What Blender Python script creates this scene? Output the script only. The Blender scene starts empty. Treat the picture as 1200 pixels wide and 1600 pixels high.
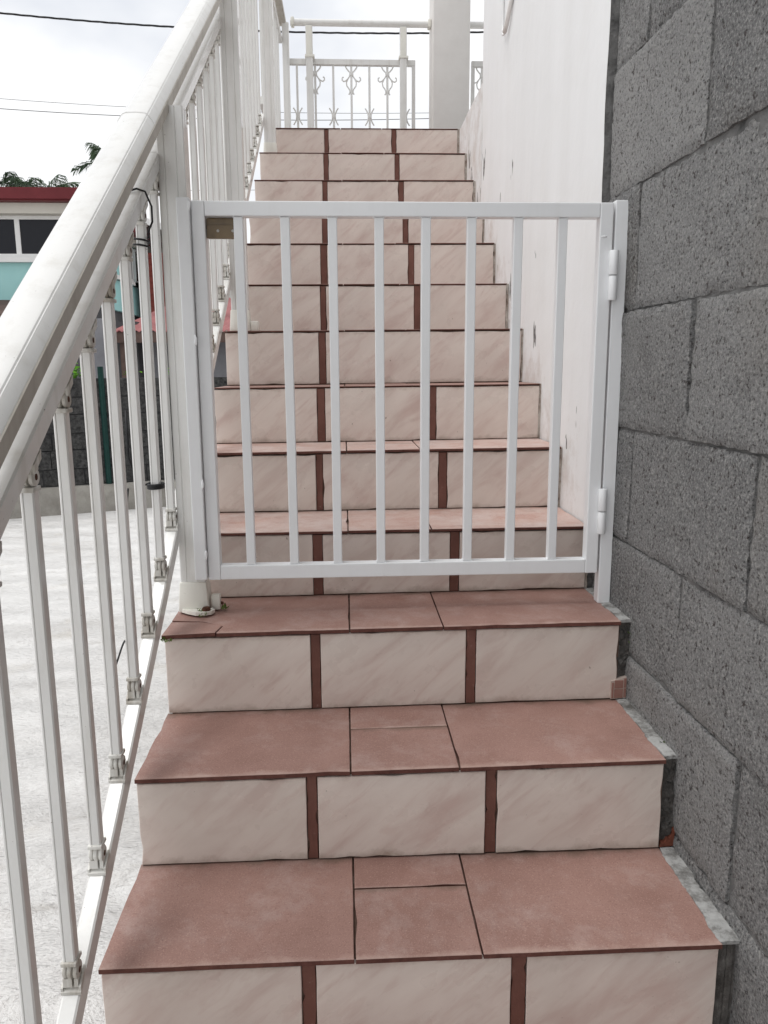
import bpy, bmesh, math, random
from mathutils import Vector, Matrix, noise as mnoise
random.seed(7)
SC = bpy.context.scene
COL = SC.collection
R = math.radians

# ------------------------------------------------------------------ camera
cam_d = bpy.data.cameras.new('camera')
cam_d.sensor_fit = 'VERTICAL'; cam_d.sensor_height = 36.0
cam_d.lens = 36.0 * 1206.885 / 1600.0
cam_d.clip_start = 0.02; cam_d.clip_end = 3000
cam = bpy.data.objects.new('camera', cam_d); COL.objects.link(cam)
cr = Vector((0.99866243, -0.05142888, -0.00533123))
cdn = Vector((-0.01463728, -0.1823179, -0.98313068))
cf = Vector((0.04958933, 0.98189371, -0.18282681))
CP = Vector((-0.10658, -1.14209, 0.96533))
M = Matrix((cr, -cdn, -cf)).transposed().to_4x4(); M.translation = CP
cam.matrix_world = M
SC.camera = cam

# ------------------------------------------------------------------ sky, sun, exposure
SUN_EL, SUN_AZ = R(68), R(-95)          # azimuth measured from +Y towards +X
world = bpy.data.worlds.new('World'); SC.world = world; world.use_nodes = True
wn = world.node_tree; wn.nodes.clear()
wo = wn.nodes.new('ShaderNodeOutputWorld'); wb = wn.nodes.new('ShaderNodeBackground')
sky = wn.nodes.new('ShaderNodeTexSky'); sky.sky_type = 'NISHITA'; sky.sun_disc = False
sky.sun_elevation = SUN_EL; sky.sun_rotation = SUN_AZ
wtc = wn.nodes.new('ShaderNodeTexCoord'); wmp = wn.nodes.new('ShaderNodeMapping')
wmp.inputs['Scale'].default_value = (1.0, 1.0, 1.8); wmp.inputs['Location'].default_value = (0.35, 0.2, 0.1)
wnz = wn.nodes.new('ShaderNodeTexNoise'); wnz.inputs['Scale'].default_value = 2.6
wnz.inputs['Detail'].default_value = 5; wnz.inputs['Roughness'].default_value = 0.5
wrp = wn.nodes.new('ShaderNodeValToRGB')
wrp.color_ramp.elements[0].position = 0.33; wrp.color_ramp.elements[0].color = (0.68, 0.71, 0.77, 1)
wrp.color_ramp.elements[1].position = 0.52; wrp.color_ramp.elements[1].color = (1.0, 1.0, 1.0, 1)
wsc = wn.nodes.new('ShaderNodeVectorMath'); wsc.operation = 'SCALE'; wsc.inputs['Scale'].default_value = 8.3
wmx = wn.nodes.new('ShaderNodeMix'); wmx.data_type = 'RGBA'; wmx.inputs['Factor'].default_value = 0.94
L_ = wn.links.new
L_(wtc.outputs['Generated'], wmp.inputs['Vector']); L_(wmp.outputs[0], wnz.inputs['Vector'])
L_(wnz.outputs['Fac'], wrp.inputs['Fac']); L_(wrp.outputs['Color'], wsc.inputs[0])
L_(sky.outputs['Color'], wmx.inputs[6]); L_(wsc.outputs['Vector'], wmx.inputs[7])
L_(wmx.outputs[2], wb.inputs['Color']); wb.inputs['Strength'].default_value = 0.1
L_(wb.outputs[0], wo.inputs['Surface'])
sun_d = bpy.data.lights.new('sun', 'SUN'); sun_d.energy = 1.3; sun_d.angle = R(28); sun_d.color = (1.0, 0.985, 0.96)
sun = bpy.data.objects.new('sun', sun_d); COL.objects.link(sun)
sdir = Vector((math.sin(SUN_AZ) * math.cos(SUN_EL), math.cos(SUN_AZ) * math.cos(SUN_EL), math.sin(SUN_EL)))
sun.rotation_euler = sdir.to_track_quat('Z', 'Y').to_euler(); sun.location = (0, 0, 20)
vs = SC.view_settings
vs.view_transform = 'Standard'; vs.look = 'None'; vs.exposure = 0.44; vs.gamma = 1.0; vs.use_curve_mapping = False

# ------------------------------------------------------------------ materials
def N(nt, kind, **kw):
    n = nt.nodes.new(kind)
    for k, v in kw.items():
        if k in n.inputs: n.inputs[k].default_value = v
        else: setattr(n, k, v)
    return n
def ramp(nt, src, stops):
    r = nt.nodes.new('ShaderNodeValToRGB'); e = r.color_ramp.elements
    while len(e) < len(stops): e.new(0.5)
    for i, (p, c) in enumerate(stops):
        e[i].position = p; e[i].color = c if len(c) == 4 else (*c, 1)
    nt.links.new(src, r.inputs['Fac']); return r.outputs['Color']
def mixc(nt, f, a, b, mode='MIX'):
    m = nt.nodes.new('ShaderNodeMix'); m.data_type = 'RGBA'; m.blend_type = mode
    for i, v in ((0, f), (6, a), (7, b)):
        if hasattr(v, 'links'): nt.links.new(v, m.inputs[i])
        elif i == 0: m.inputs[0].default_value = v
        else: m.inputs[i].default_value = (*v, 1) if len(v) == 3 else v
    return m.outputs[2]
def g(v): return (v, v, v, 1)
def base(name, rough=0.6, spec=0.5):
    m = bpy.data.materials.new(name); m.use_nodes = True
    nt = m.node_tree; b = nt.nodes['Principled BSDF']
    b.inputs['Roughness'].default_value = rough; b.inputs['Specular IOR Level'].default_value = spec
    return m, nt, b
def coords(nt, rand=True, scale=(1, 1, 1), rot=(0, 0, 0)):
    tc = nt.nodes.new('ShaderNodeTexCoord'); mp = nt.nodes.new('ShaderNodeMapping')
    mp.inputs['Scale'].default_value = scale; mp.inputs['Rotation'].default_value = rot
    nt.links.new(tc.outputs['Object'], mp.inputs['Vector'])
    if rand:
        oi = nt.nodes.new('ShaderNodeObjectInfo')
        ml = N(nt, 'ShaderNodeMath', operation='MULTIPLY'); ml.inputs[1].default_value = 37.0
        nt.links.new(oi.outputs['Random'], ml.inputs[0]); nt.links.new(ml.outputs[0], mp.inputs['Location'])
    return mp.outputs[0]
def coords_rs(nt, rot, scale):
    v = coords(nt, True, (1, 1, 1), rot); mp = nt.nodes.new('ShaderNodeMapping'); mp.inputs['Scale'].default_value = scale
    nt.links.new(v, mp.inputs['Vector']); return mp.outputs[0]
def nz(nt, vec, scale, detail=4, rough=0.55, dist=0.0):
    n = N(nt, 'ShaderNodeTexNoise', Scale=scale, Detail=detail, Roughness=rough, Distortion=dist)
    nt.links.new(vec, n.inputs['Vector']); return n.outputs['Fac']
def bump(nt, b, h, strength, dist=0.01):
    n = N(nt, 'ShaderNodeBump', Strength=strength, Distance=dist)
    nt.links.new(h, n.inputs['Height'])
    if b.inputs['Normal'].links: nt.links.new(b.inputs['Normal'].links[0].from_socket, n.inputs['Normal'])
    nt.links.new(n.outputs[0], b.inputs['Normal'])
def setc(nt, b, c):
    nt.links.new(c, b.inputs['Base Color'])

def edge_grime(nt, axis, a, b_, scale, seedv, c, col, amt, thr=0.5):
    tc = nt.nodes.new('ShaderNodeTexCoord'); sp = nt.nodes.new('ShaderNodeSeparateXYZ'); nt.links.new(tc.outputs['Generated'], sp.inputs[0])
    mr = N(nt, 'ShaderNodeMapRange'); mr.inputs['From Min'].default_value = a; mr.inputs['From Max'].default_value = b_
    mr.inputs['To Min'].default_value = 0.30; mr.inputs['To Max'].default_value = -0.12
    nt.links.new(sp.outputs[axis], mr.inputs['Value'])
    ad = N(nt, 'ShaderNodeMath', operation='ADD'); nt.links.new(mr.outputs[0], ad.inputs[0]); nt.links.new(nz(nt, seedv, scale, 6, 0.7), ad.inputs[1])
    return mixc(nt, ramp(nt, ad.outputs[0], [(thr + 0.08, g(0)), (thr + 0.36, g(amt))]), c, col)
def m_riser():
    m, nt, b = base('marble_tile', 0.22, 0.45)
    v1 = coords_rs(nt, (0, R(38), 0), (1.0, 1, 3.6)); v2 = coords_rs(nt, (0, R(43), 0), (1.0, 1, 5.0))
    v3 = coords(nt, True)
    c = ramp(nt, nz(nt, v1, 5.0, 4, 0.55, 0.5), [(0.30, (0.57, 0.445, 0.40)), (0.46, (0.67, 0.575, 0.52)), (0.66, (0.72, 0.635, 0.575))])
    c = mixc(nt, ramp(nt, nz(nt, v2, 9.0, 5, 0.6, 0.7), [(0.52, g(0)), (0.70, g(0.5))]), c, (0.56, 0.415, 0.37))
    c = mixc(nt, ramp(nt, nz(nt, v3, 4, 2), [(0.4, g(0)), (0.75, g(0.45))]), c, (0.615, 0.56, 0.505))
    c = mixc(nt, ramp(nt, nz(nt, v3, 16, 7, 0.72), [(0.60, g(0)), (0.80, g(0.35))]), c, (0.38, 0.31, 0.25))
    c = mixc(nt, ramp(nt, nz(nt, v3, 90, 2, 0.4), [(0.765, g(0)), (0.80, g(0.7))]), c, (0.22, 0.16, 0.12))
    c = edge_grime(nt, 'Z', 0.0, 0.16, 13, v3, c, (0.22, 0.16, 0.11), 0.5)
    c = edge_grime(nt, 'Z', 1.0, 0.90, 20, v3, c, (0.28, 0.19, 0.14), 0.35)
    setc(nt, b, c)
    rr = ramp(nt, nz(nt, v3, 14, 4), [(0.3, g(0.22)), (0.7, g(0.42))]); nt.links.new(rr, b.inputs['Roughness'])
    bump(nt, b, nz(nt, v3, 9, 2), 0.05, 0.01)
    return m
def m_tread(name='terracotta_tile', lo=(0.250, 0.141, 0.116), hi=(0.322, 0.192, 0.161), dust=0.32, dth=0.49):
    m, nt, b = base(name, 0.62, 0.35)
    v = coords(nt, True)
    c = ramp(nt, nz(nt, v, 7, 5, 0.6), [(0.3, lo), (0.7, hi)])
    c = mixc(nt, ramp(nt, nz(nt, v, 420, 2, 0.5), [(0.56, g(0)), (0.72, g(0.55))]), c, (0.47, 0.31, 0.265))
    c = mixc(nt, ramp(nt, nz(nt, v, 330, 2, 0.5), [(0.30, g(0.5)), (0.42, g(0))]), c, (0.185, 0.09, 0.072))
    c = mixc(nt, ramp(nt, nz(nt, v, 8.0, 8, 0.80, 0.2), [(dth, g(0)), (dth + 0.25, g(dust))]), c, (0.56, 0.48, 0.45))
    c = mixc(nt, ramp(nt, nz(nt, v, 11, 6, 0.65), [(0.24, g(0.5)), (0.40, g(0))]), c, (0.21, 0.105, 0.08))
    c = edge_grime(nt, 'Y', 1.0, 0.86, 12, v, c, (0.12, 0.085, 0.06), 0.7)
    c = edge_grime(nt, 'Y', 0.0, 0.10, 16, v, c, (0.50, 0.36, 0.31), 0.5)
    setc(nt, b, c)
    nt.links.new(ramp(nt, nz(nt, v, 6, 5), [(0.3, g(0.5)), (0.7, g(0.72))]), b.inputs['Roughness'])
    bump(nt, b, nz(nt, v, 380, 3), 0.18, 0.002)
    return m
def m_strip():
    m, nt, b = base('brown_strip', 0.65, 0.3)
    v = coords(nt, True)
    c = ramp(nt, nz(nt, v, 16, 5), [(0.3, (0.125, 0.052, 0.039)), (0.7, (0.185, 0.083, 0.064))])
    c = mixc(nt, ramp(nt, nz(nt, v, 70, 4, 0.7), [(0.62, g(0)), (0.75, g(0.6))]), c, (0.30, 0.21, 0.17))
    setc(nt, b, c); bump(nt, b, nz(nt, v, 260, 3), 0.2, 0.002)
    return m
def m_grout():
    m, nt, b = base('dark_mortar', 0.95, 0.1)
    v = coords(nt, False)
    c = ramp(nt, nz(nt, v, 30, 6, 0.65), [(0.3, (0.06, 0.055, 0.05)), (0.55, (0.135, 0.128, 0.12)), (0.8, (0.26, 0.25, 0.235))])
    setc(nt, b, c); bump(nt, b, nz(nt, v, 70, 6, 0.7), 0.8, 0.012)
    return m
def m_joint():
    m, nt, b = base('joint_grout', 0.9, 0.1)
    v = coords(nt, False)
    setc(nt, b, ramp(nt, nz(nt, v, 22, 5, 0.65), [(0.3, (0.10, 0.06, 0.045)), (0.55, (0.17, 0.11, 0.085)), (0.78, (0.42, 0.35, 0.30))]))
    bump(nt, b, nz(nt, v, 160, 4), 0.5, 0.004)
    return m
def m_cement():
    m, nt, b = base('pale_cement', 0.9, 0.15)
    v = coords(nt, True)
    setc(nt, b, ramp(nt, nz(nt, v, 17, 8, 0.72), [(0.34, (0.10, 0.097, 0.09)), (0.45, (0.21, 0.207, 0.20)), (0.52, (0.33, 0.33, 0.322)), (0.75, (0.47, 0.47, 0.465))]))
    bump(nt, b, nz(nt, v, 90, 6, 0.65), 0.6, 0.006)
    return m
def m_block():
    m, nt, b = base('concrete_block', 0.92, 0.15)
    v = coords(nt, True); vs_ = coords(nt, True, (1, 1, 0.35))
    big = ramp(nt, nz(nt, v, 4.0, 6, 0.65), [(0.3, (0.17, 0.172, 0.175)), (0.7, (0.355, 0.356, 0.357))])
    oi = nt.nodes.new('ShaderNodeObjectInfo')
    c = mixc(nt, 0.6, big, ramp(nt, oi.outputs['Random'], [(0, (0.125, 0.125, 0.126)), (0.35, (0.27, 0.268, 0.265)), (0.6, (0.17, 0.17, 0.17)), (1, (0.37, 0.366, 0.36))]))
    fine = nz(nt, v, 185, 5, 0.66); med = nz(nt, v, 88, 5, 0.68)
    c = mixc(nt, ramp(nt, fine, [(0.50, g(0)), (0.64, g(0.9))]), c, (0.42, 0.413, 0.40))
    c = mixc(nt, ramp(nt, med, [(0.35, g(0.9)), (0.43, g(0))]), c, (0.06, 0.048, 0.046))
    c = mixc(nt, ramp(nt, fine, [(0.35, g(0.95)), (0.43, g(0))]), c, (0.05, 0.048, 0.046))
    c = mixc(nt, ramp(nt, nz(nt, vs_, 5, 6, 0.6), [(0.56, g(0)), (0.8, g(0.4))]), c, (0.36, 0.355, 0.345))
    c = mixc(nt, ramp(nt, nz(nt, v, 2.2, 3), [(0.58, g(0)), (0.8, g(0.25))]), c, (0.20, 0.165, 0.125))
    setc(nt, b, c)
    bump(nt, b, med, 0.9, 0.014); bump(nt, b, fine, 0.9, 0.007)
    return m
def m_paint(name, col, dirt=0.35, rough=0.38, speck=True, dcol=(0.42, 0.38, 0.31), th=0.50):
    m, nt, b = base(name, rough, 0.5)
    v = coords(nt, True); vz = coords(nt, True, (1, 1, 0.12))
    c = mixc(nt, ramp(nt, nz(nt, vz, 26, 6, 0.65), [(th, g(0)), (th + 0.28, g(dirt))]), col, dcol)
    c = mixc(nt, ramp(nt, nz(nt, v, 9, 6, 0.65), [(0.48, g(0)), (0.8, g(dirt * 0.8))]), c, tuple(x * 0.72 for x in col))
    if speck:
        c = mixc(nt, ramp(nt, nz(nt, v, 130, 3, 0.6), [(0.715, g(0)), (0.76, g(0.75))]), c, (0.16, 0.12, 0.08))
    setc(nt, b, c)
    bump(nt, b, nz(nt, v, 60, 3), 0.03, 0.004)
    return m
def m_wallpaint():
    m, nt, b = base('white_wall_paint', 0.7, 0.25)
    v = coords(nt, False); vz = coords(nt, False, (1, 1, 0.30)); vzz = coords(nt, False, (1, 1, 0.07))
    c = ramp(nt, nz(nt, vzz, 7, 6, 0.6), [(0.3, (0.735, 0.735, 0.735)), (0.65, (0.775, 0.777, 0.78))])
    c = mixc(nt, ramp(nt, nz(nt, v, 2.2, 5), [(0.5, g(0)), (0.8, g(0.35))]), c, (0.66, 0.64, 0.60))
    # peeled chips, thicker low down by the steps
    tc = nt.nodes.new('ShaderNodeTexCoord'); sp = nt.nodes.new('ShaderNodeSeparateXYZ')
    nt.links.new(tc.outputs['Object'], sp.inputs[0])
    dz = N(nt, 'ShaderNodeMath', operation='MULTIPLY_ADD'); dz.inputs[1].default_value = -0.68
    nt.links.new(sp.outputs['Y'], dz.inputs[0]); nt.links.new(sp.outputs['Z'], dz.inputs[2])
    mr = N(nt, 'ShaderNodeMapRange'); mr.inputs['From Min'].default_value = 1.75; mr.inputs['From Max'].default_value = 2.75
    mr.inputs['To Min'].default_value = 0.0; mr.inputs['To Max'].default_value = 0.13
    nt.links.new(dz.outputs[0], mr.inputs['Value'])
    sb = N(nt, 'ShaderNodeMath', operation='SUBTRACT')
    nt.links.new(nz(nt, vz, 13, 3, 0.60), sb.inputs[0]); nt.links.new(mr.outputs[0], sb.inputs[1])
    chip = ramp(nt, sb.outputs[0], [(0.655, g(0)), (0.663, g(1))])
    c = mixc(nt, chip, c, ramp(nt, nz(nt, v, 60, 3), [(0.35, (0.10, 0.10, 0.10)), (0.65, (0.32, 0.31, 0.30))]))
    # rusty brown grime line low down along the steps
    st = nt.nodes.new('ShaderNodeMapRange'); st.inputs['From Min'].default_value = 1.66; st.inputs['From Max'].default_value = 1.92
    st.inputs['To Min'].default_value = 0.26; st.inputs['To Max'].default_value = 0.0
    nt.links.new(dz.outputs[0], st.inputs['Value'])
    ad = N(nt, 'ShaderNodeMath', operation='ADD')
    nt.links.new(nz(nt, v, 9, 6, 0.7), ad.inputs[0]); nt.links.new(st.outputs[0], ad.inputs[1])
    c = mixc(nt, ramp(nt, ad.outputs[0], [(0.68, g(0)), (0.94, g(0.42))]), c, (0.36, 0.26, 0.19))
    setc(nt, b, c)
    bump(nt, b, nz(nt, v, 120, 4), 0.12, 0.004); bump(nt, b, nz(nt, v, 6, 3), 0.12, 0.03)
    inv = N(nt, 'ShaderNodeMath', operation='SUBTRACT'); inv.inputs[0].default_value = 1.0
    nt.links.new(chip, inv.inputs[1]); bump(nt, b, inv.outputs[0], 0.6, 0.003)
    return m
def m_ground():
    m, nt, b = base('pale_concrete_yard', 0.9, 0.15)
    v = coords(nt, False); vx = coords(nt, False, (0.45, 1.0, 1.0), (0, 0, R(8)))
    c = ramp(nt, nz(nt, vx, 1.6, 8, 0.62), [(0.28, (0.60, 0.585, 0.565)), (0.5, (0.75, 0.74, 0.725)), (0.75, (0.82, 0.815, 0.80))])
    c = mixc(nt, ramp(nt, nz(nt, vx, 7, 6, 0.7, 0.6), [(0.57, g(0)), (0.74, g(0.6))]), c, (0.42, 0.395, 0.36))
    c = mixc(nt, ramp(nt, nz(nt, v, 3.1, 5, 0.6), [(0.58, g(0)), (0.8, g(0.4))]), c, (0.50, 0.44, 0.34))
    c = mixc(nt, ramp(nt, nz(nt, v, 46, 4, 0.6), [(0.68, g(0)), (0.76, g(0.6))]), c, (0.26, 0.24, 0.21))
    setc(nt, b, c)
    vt = coords(nt, False, (7, 26, 1), (0, 0, R(6)))
    c = mixc(nt, ramp(nt, nz(nt, vt, 1.6, 5, 0.7, 0.3), [(0.65, g(0)), (0.75, g(0.42))]), c, (0.33, 0.31, 0.28)); setc(nt, b, c)
    bump(nt, b, nz(nt, vt, 1.0, 6, 0.7), 0.5, 0.03)
    bump(nt, b, nz(nt, vx, 4.5, 8, 0.66, 0.5), 0.9, 0.09); bump(nt, b, nz(nt, vx, 26, 5, 0.65), 0.5, 0.02)
    return m
def m_rough(name, c0, c1, scale=12, bs=0.5, bd=0.01, rough=0.85, rand=True, spec=0.25):
    m, nt, b = base(name, rough, spec)
    v = coords(nt, rand)
    setc(nt, b, ramp(nt, nz(nt, v, scale, 6, 0.65), [(0.3, c0), (0.7, c1)]))
    bump(nt, b, nz(nt, v, scale * 4, 5, 0.65), bs, bd)
    return m
def m_glass():
    m, nt, b = base('dark_window_glass', 0.25, 0.25)
    b.inputs['Base Color'].default_value = (0.010, 0.011, 0.016, 1)
    return m
def m_leaf(name, c0, c1):
    m, nt, b = base(name, 0.55, 0.3)
    oi = coords(nt, True)
    setc(nt, b, ramp(nt, nz(nt, oi, 2.5, 3), [(0.3, c0), (0.7, c1)]))
    return m
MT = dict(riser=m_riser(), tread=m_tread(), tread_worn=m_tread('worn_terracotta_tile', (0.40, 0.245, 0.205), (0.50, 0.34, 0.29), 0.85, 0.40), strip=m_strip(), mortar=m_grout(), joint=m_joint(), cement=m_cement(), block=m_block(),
    gate=m_paint('gate_paint', (0.80, 0.812, 0.825), 0.14, 0.30, False, (0.55, 0.54, 0.50)), rail=m_paint('railing_white', (0.76, 0.755, 0.735), 0.38, 0.13),
    hand=m_paint('handrail_white', (0.80, 0.795, 0.775), 0.30, 0.22), plastic=m_paint('cream_plastic', (0.78, 0.765, 0.70), 0.35, 0.4),
    joint_w=m_paint('fitting_white', (0.70, 0.69, 0.65), 0.95, 0.45, True, (0.22, 0.17, 0.11), 0.42),
    wall=m_wallpaint(), chan_shade=m_paint('channel_shade', (0.47, 0.44, 0.39), 0.5, 0.5, True, (0.25, 0.21, 0.16), 0.45), bmortar=m_rough('block_mortar', (0.06, 0.06, 0.06), (0.23, 0.228, 0.223), 9, 0.9, 0.012), filler=m_rough('edge_filler', (0.16, 0.11, 0.08), (0.60, 0.57, 0.52), 22, 0.5, 0.004), greyend=m_rough('raw_render_edge', (0.09, 0.089, 0.087), (0.25, 0.247, 0.242), 30, 0.8, 0.01), tedge=m_rough('tile_body_edge', (0.085, 0.034, 0.027), (0.16, 0.068, 0.054), 40, 0.3, 0.002), ground=m_ground(), glass=m_glass(),  # handrail channel colour is darkened to stand in for shade
    pillar=m_rough('pillar_paint', (0.70, 0.675, 0.65), (0.77, 0.75, 0.725), 5, 0.08, 0.004),
    rubble=m_rough('dark_rubble', (0.035, 0.033, 0.03), (0.13, 0.125, 0.118), 45, 0.9, 0.01),
    mosaic=m_rough('mosaic_tile', (0.24, 0.125, 0.10), (0.31, 0.17, 0.14), 40, 0.1, 0.002, 0.5), mosaicj=m_rough('mosaic_joint', (0.42, 0.34, 0.30), (0.5, 0.42, 0.37), 40, 0.1, 0.002),
    redmud=m_rough('red_paint_rest', (0.10, 0.035, 0.022), (0.24, 0.075, 0.045), 60, 0.5, 0.004),
    brass=m_rough('bronze_plate', (0.10, 0.062, 0.025), (0.20, 0.135, 0.06), 14, 0.05, 0.002, 0.38, True, 0.6),
    steel=m_rough('zinc_screw', (0.35, 0.34, 0.32), (0.5, 0.49, 0.47), 90, 0.1, 0.001, 0.35), rust=m_rough('rusty_bolt', (0.045, 0.018, 0.012), (0.12, 0.05, 0.03), 90, 0.6, 0.003),
    black=m_rough('black_cable', (0.012, 0.012, 0.013), (0.03, 0.03, 0.032), 40, 0.1, 0.001, 0.5), moss=m_leaf('moss_green', (0.06, 0.10, 0.02), (0.16, 0.22, 0.05)),
    stone=m_rough('yard_wall_stone', (0.018, 0.018, 0.019), (0.15, 0.148, 0.145), 24, 1.0, 0.05), plinth=m_rough('yard_wall_plinth', (0.22, 0.205, 0.185), (0.40, 0.385, 0.35), 4, 0.5, 0.02),
    greenpole=m_rough('dark_green_paint', (0.003, 0.026, 0.022), (0.006, 0.042, 0.036), 20, 0.05, 0.002, 0.5),
    turq=m_rough('turquoise_paint', (0.31, 0.565, 0.565), (0.37, 0.63, 0.62), 1.2, 0.1, 0.01), redf=m_rough('red_fascia', (0.11, 0.014, 0.018), (0.155, 0.023, 0.028), 2, 0.05, 0.01, 0.5),
    soffit=m_rough('cream_soffit', (0.55, 0.53, 0.47), (0.62, 0.60, 0.54), 2, 0.05, 0.01), wframe=m_rough('window_frame_white', (0.72, 0.72, 0.71), (0.78, 0.78, 0.77), 3, 0.02, 0.002, 0.4),
    tin=m_rough('red_tin', (0.24, 0.085, 0.085), (0.42, 0.17, 0.165), 3, 0.1, 0.01, 0.5), tinb=m_rough('brown_tin', (0.07, 0.045, 0.038), (0.15, 0.10, 0.085), 4, 0.2, 0.02, 0.7),
    greywall=m_rough('grey_shed_wall', (0.15, 0.15, 0.165), (0.24, 0.24, 0.255), 1.5, 0.2, 0.02), darkwall=m_rough('dark_shed_wall', (0.05, 0.05, 0.054), (0.10, 0.10, 0.105), 2, 0.2, 0.02),
    redwall=m_rough('red_clad_wall', (0.22, 0.05, 0.04), (0.30, 0.08, 0.065), 5, 0.1, 0.01), palew=m_rough('pale_house_wall', (0.55, 0.54, 0.52), (0.64, 0.63, 0.60), 2, 0.1, 0.01),
    bark=m_rough('palm_bark', (0.12, 0.10, 0.08), (0.24, 0.21, 0.17), 6, 0.6, 0.03), frond=m_leaf('palm_frond', (0.03, 0.055, 0.03), (0.075, 0.12, 0.06)),
    leaf=m_leaf('tree_leaf', (0.02, 0.05, 0.012), (0.06, 0.12, 0.03)), sprout=m_leaf('sprout_leaf', (0.10, 0.30, 0.02), (0.20, 0.45, 0.04)))

# ------------------------------------------------------------------ helpers
def obj(name, verts, faces, mat, parent=None, smooth=False, mats=None, fm=None):
    """one mesh object, its origin at the bottom centre of its own bounds (world coordinates in)"""
    xs = [v[0] for v in verts]; ys = [v[1] for v in verts]; zs = [v[2] for v in verts]
    o0 = Vector(((min(xs) + max(xs)) / 2, (min(ys) + max(ys)) / 2, min(zs)))
    me = bpy.data.meshes.new(name)
    me.from_pydata([tuple(Vector(v) - o0) for v in verts], [], faces)
    me.update()
    for mm in (mats or [mat]): me.materials.append(mm if not isinstance(mm, str) else MT[mm])
    if fm:
        for p_, i in zip(me.polygons, fm): p_.material_index = i
    bm = bmesh.new(); bm.from_mesh(me); bmesh.ops.recalc_face_normals(bm, faces=bm.faces); bm.to_mesh(me); bm.free()
    if smooth is True:
        for p_ in me.polygons: p_.use_smooth = True
    elif smooth:
        me.shade_smooth() if False else None
        for p_ in me.polygons: p_.use_smooth = True
        me.set_sharp_from_angle(angle=R(smooth))
    o = bpy.data.objects.new(name, me); COL.objects.link(o)
    if parent is not None:
        o.parent = parent; o.location = o0 - world_loc(parent)
    else: o.location = o0
    return o
def world_loc(o):
    l = Vector((0, 0, 0))
    while o is not None: l = l + o.location; o = o.parent
    return l
def empty(name, loc, label, cat, group=None):
    o = bpy.data.objects.new(name, None); COL.objects.link(o); o.location = loc; o.empty_display_size = 0.2
    tag(o, label, cat, group); return o
def tag(o, label=None, cat=None, group=None, kind=None):
    if label: o['label'] = label
    if cat: o['category'] = cat
    if group: o['group'] = group
    if kind: o['kind'] = kind
    return o
class MB:
    def __init__(s): s.v = []; s.f = []; s.m = []
    def add(s, v, f, mi=0):
        n = len(s.v); s.v += [tuple(x) for x in v]; s.f += [tuple(i + n for i in q) for q in f]; s.m += [mi] * len(f)
    def box(s, x0, x1, y0, y1, z0, z1, bev=0.0, mi=0):
        if bev <= 0:
            v = [(x, y, z) for z in (z0, z1) for y in (y0, y1) for x in (x0, x1)]
            s.add(v, [(0, 1, 3, 2), (4, 6, 7, 5), (0, 4, 5, 1), (2, 3, 7, 6), (0, 2, 6, 4), (1, 5, 7, 3)], mi); return
        bm = bmesh.new(); bmesh.ops.create_cube(bm, size=1)
        for q in bm.verts: q.co = Vector(((x0 + x1) / 2 + q.co.x * (x1 - x0), (y0 + y1) / 2 + q.co.y * (y1 - y0), (z0 + z1) / 2 + q.co.z * (z1 - z0)))
        bmesh.ops.bevel(bm, geom=bm.edges[:], offset=bev, segments=2, profile=0.5, affect='EDGES')
        s.bm(bm, mi)
    def bm(s, bm, mi=0):
        bm.verts.ensure_lookup_table(); bm.verts.index_update()
        s.add([q.co.copy() for q in bm.verts], [[q.index for q in f.verts] for f in bm.faces], mi); bm.free()
    def prism(s, prof, a, b, mi=0, caps=True):
        """closed profile (list of offset vectors) swept from a to b"""
        a = Vector(a); b = Vector(b); n = len(prof)
        v = [a + Vector(q) for q in prof] + [b + Vector(q) for q in prof]
        f = [(i, (i + 1) % n, n + (i + 1) % n, n + i) for i in range(n)]
        if caps: f += [tuple(range(n)), tuple(range(n, 2 * n))]
        s.add(v, f, mi)
    def tube(s, pts, r, n=8, mi=0, caps=True):
        pts = [Vector(q) for q in pts]; rings = []
        rr = r if isinstance(r, (list, tuple)) else [r] * len(pts)
        up = Vector((0.13, 0.21, 0.97))
        for i, q in enumerate(pts):
            d = (pts[min(i + 1, len(pts) - 1)] - pts[max(i - 1, 0)]).normalized()
            u = up - d * up.dot(d)
            if u.length < 1e-3: u = Vector((1, 0, 0)) - d * d.x
            u.normalize(); w = d.cross(u); up = u
            rings.append([q + (u * math.cos(2 * math.pi * k / n) + w * math.sin(2 * math.pi * k / n)) * rr[i] for k in range(n)])
        f = []
        for i in range(len(pts) - 1):
            for k in range(n): f.append((i * n + k, i * n + (k + 1) % n, (i + 1) * n + (k + 1) % n, (i + 1) * n + k))
        if caps: f += [tuple(range(n)), tuple((len(pts) - 1) * n + k for k in range(n))]
        s.add([q for r_ in rings for q in r_], f, mi)
    def lathe(s, c, axis, prof, n=14, mi=0):
        """prof: (distance along axis, radius)"""
        c = Vector(c); axis = Vector(axis).normalized()
        s.tube([c + axis * d for d, _ in prof], [r_ for _, r_ in prof], n, mi)
    def lump(s, c, rx, ry, rz, seed=0, amt=0.25, sub=2, mi=0):
        bm = bmesh.new(); bmesh.ops.create_icosphere(bm, subdivisions=sub, radius=1)
        for q in bm.verts:
            k = 1 + amt * mnoise.noise(q.co * 1.7 + Vector((seed * 3.1, seed * 1.7, 0))) + amt * 0.5 * mnoise.noise(q.co * 4 + Vector((seed, 0, seed)))
            q.co = Vector((c[0] + q.co.x * rx * k, c[1] + q.co.y * ry * k, c[2] + q.co.z * rz * k))
        s.bm(bm, mi)
    def build(s, name, mat, parent=None, smooth=False, mats=None):
        return obj(name, s.v, s.f, mat, parent, smooth, mats, s.m if mats else None)
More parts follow.
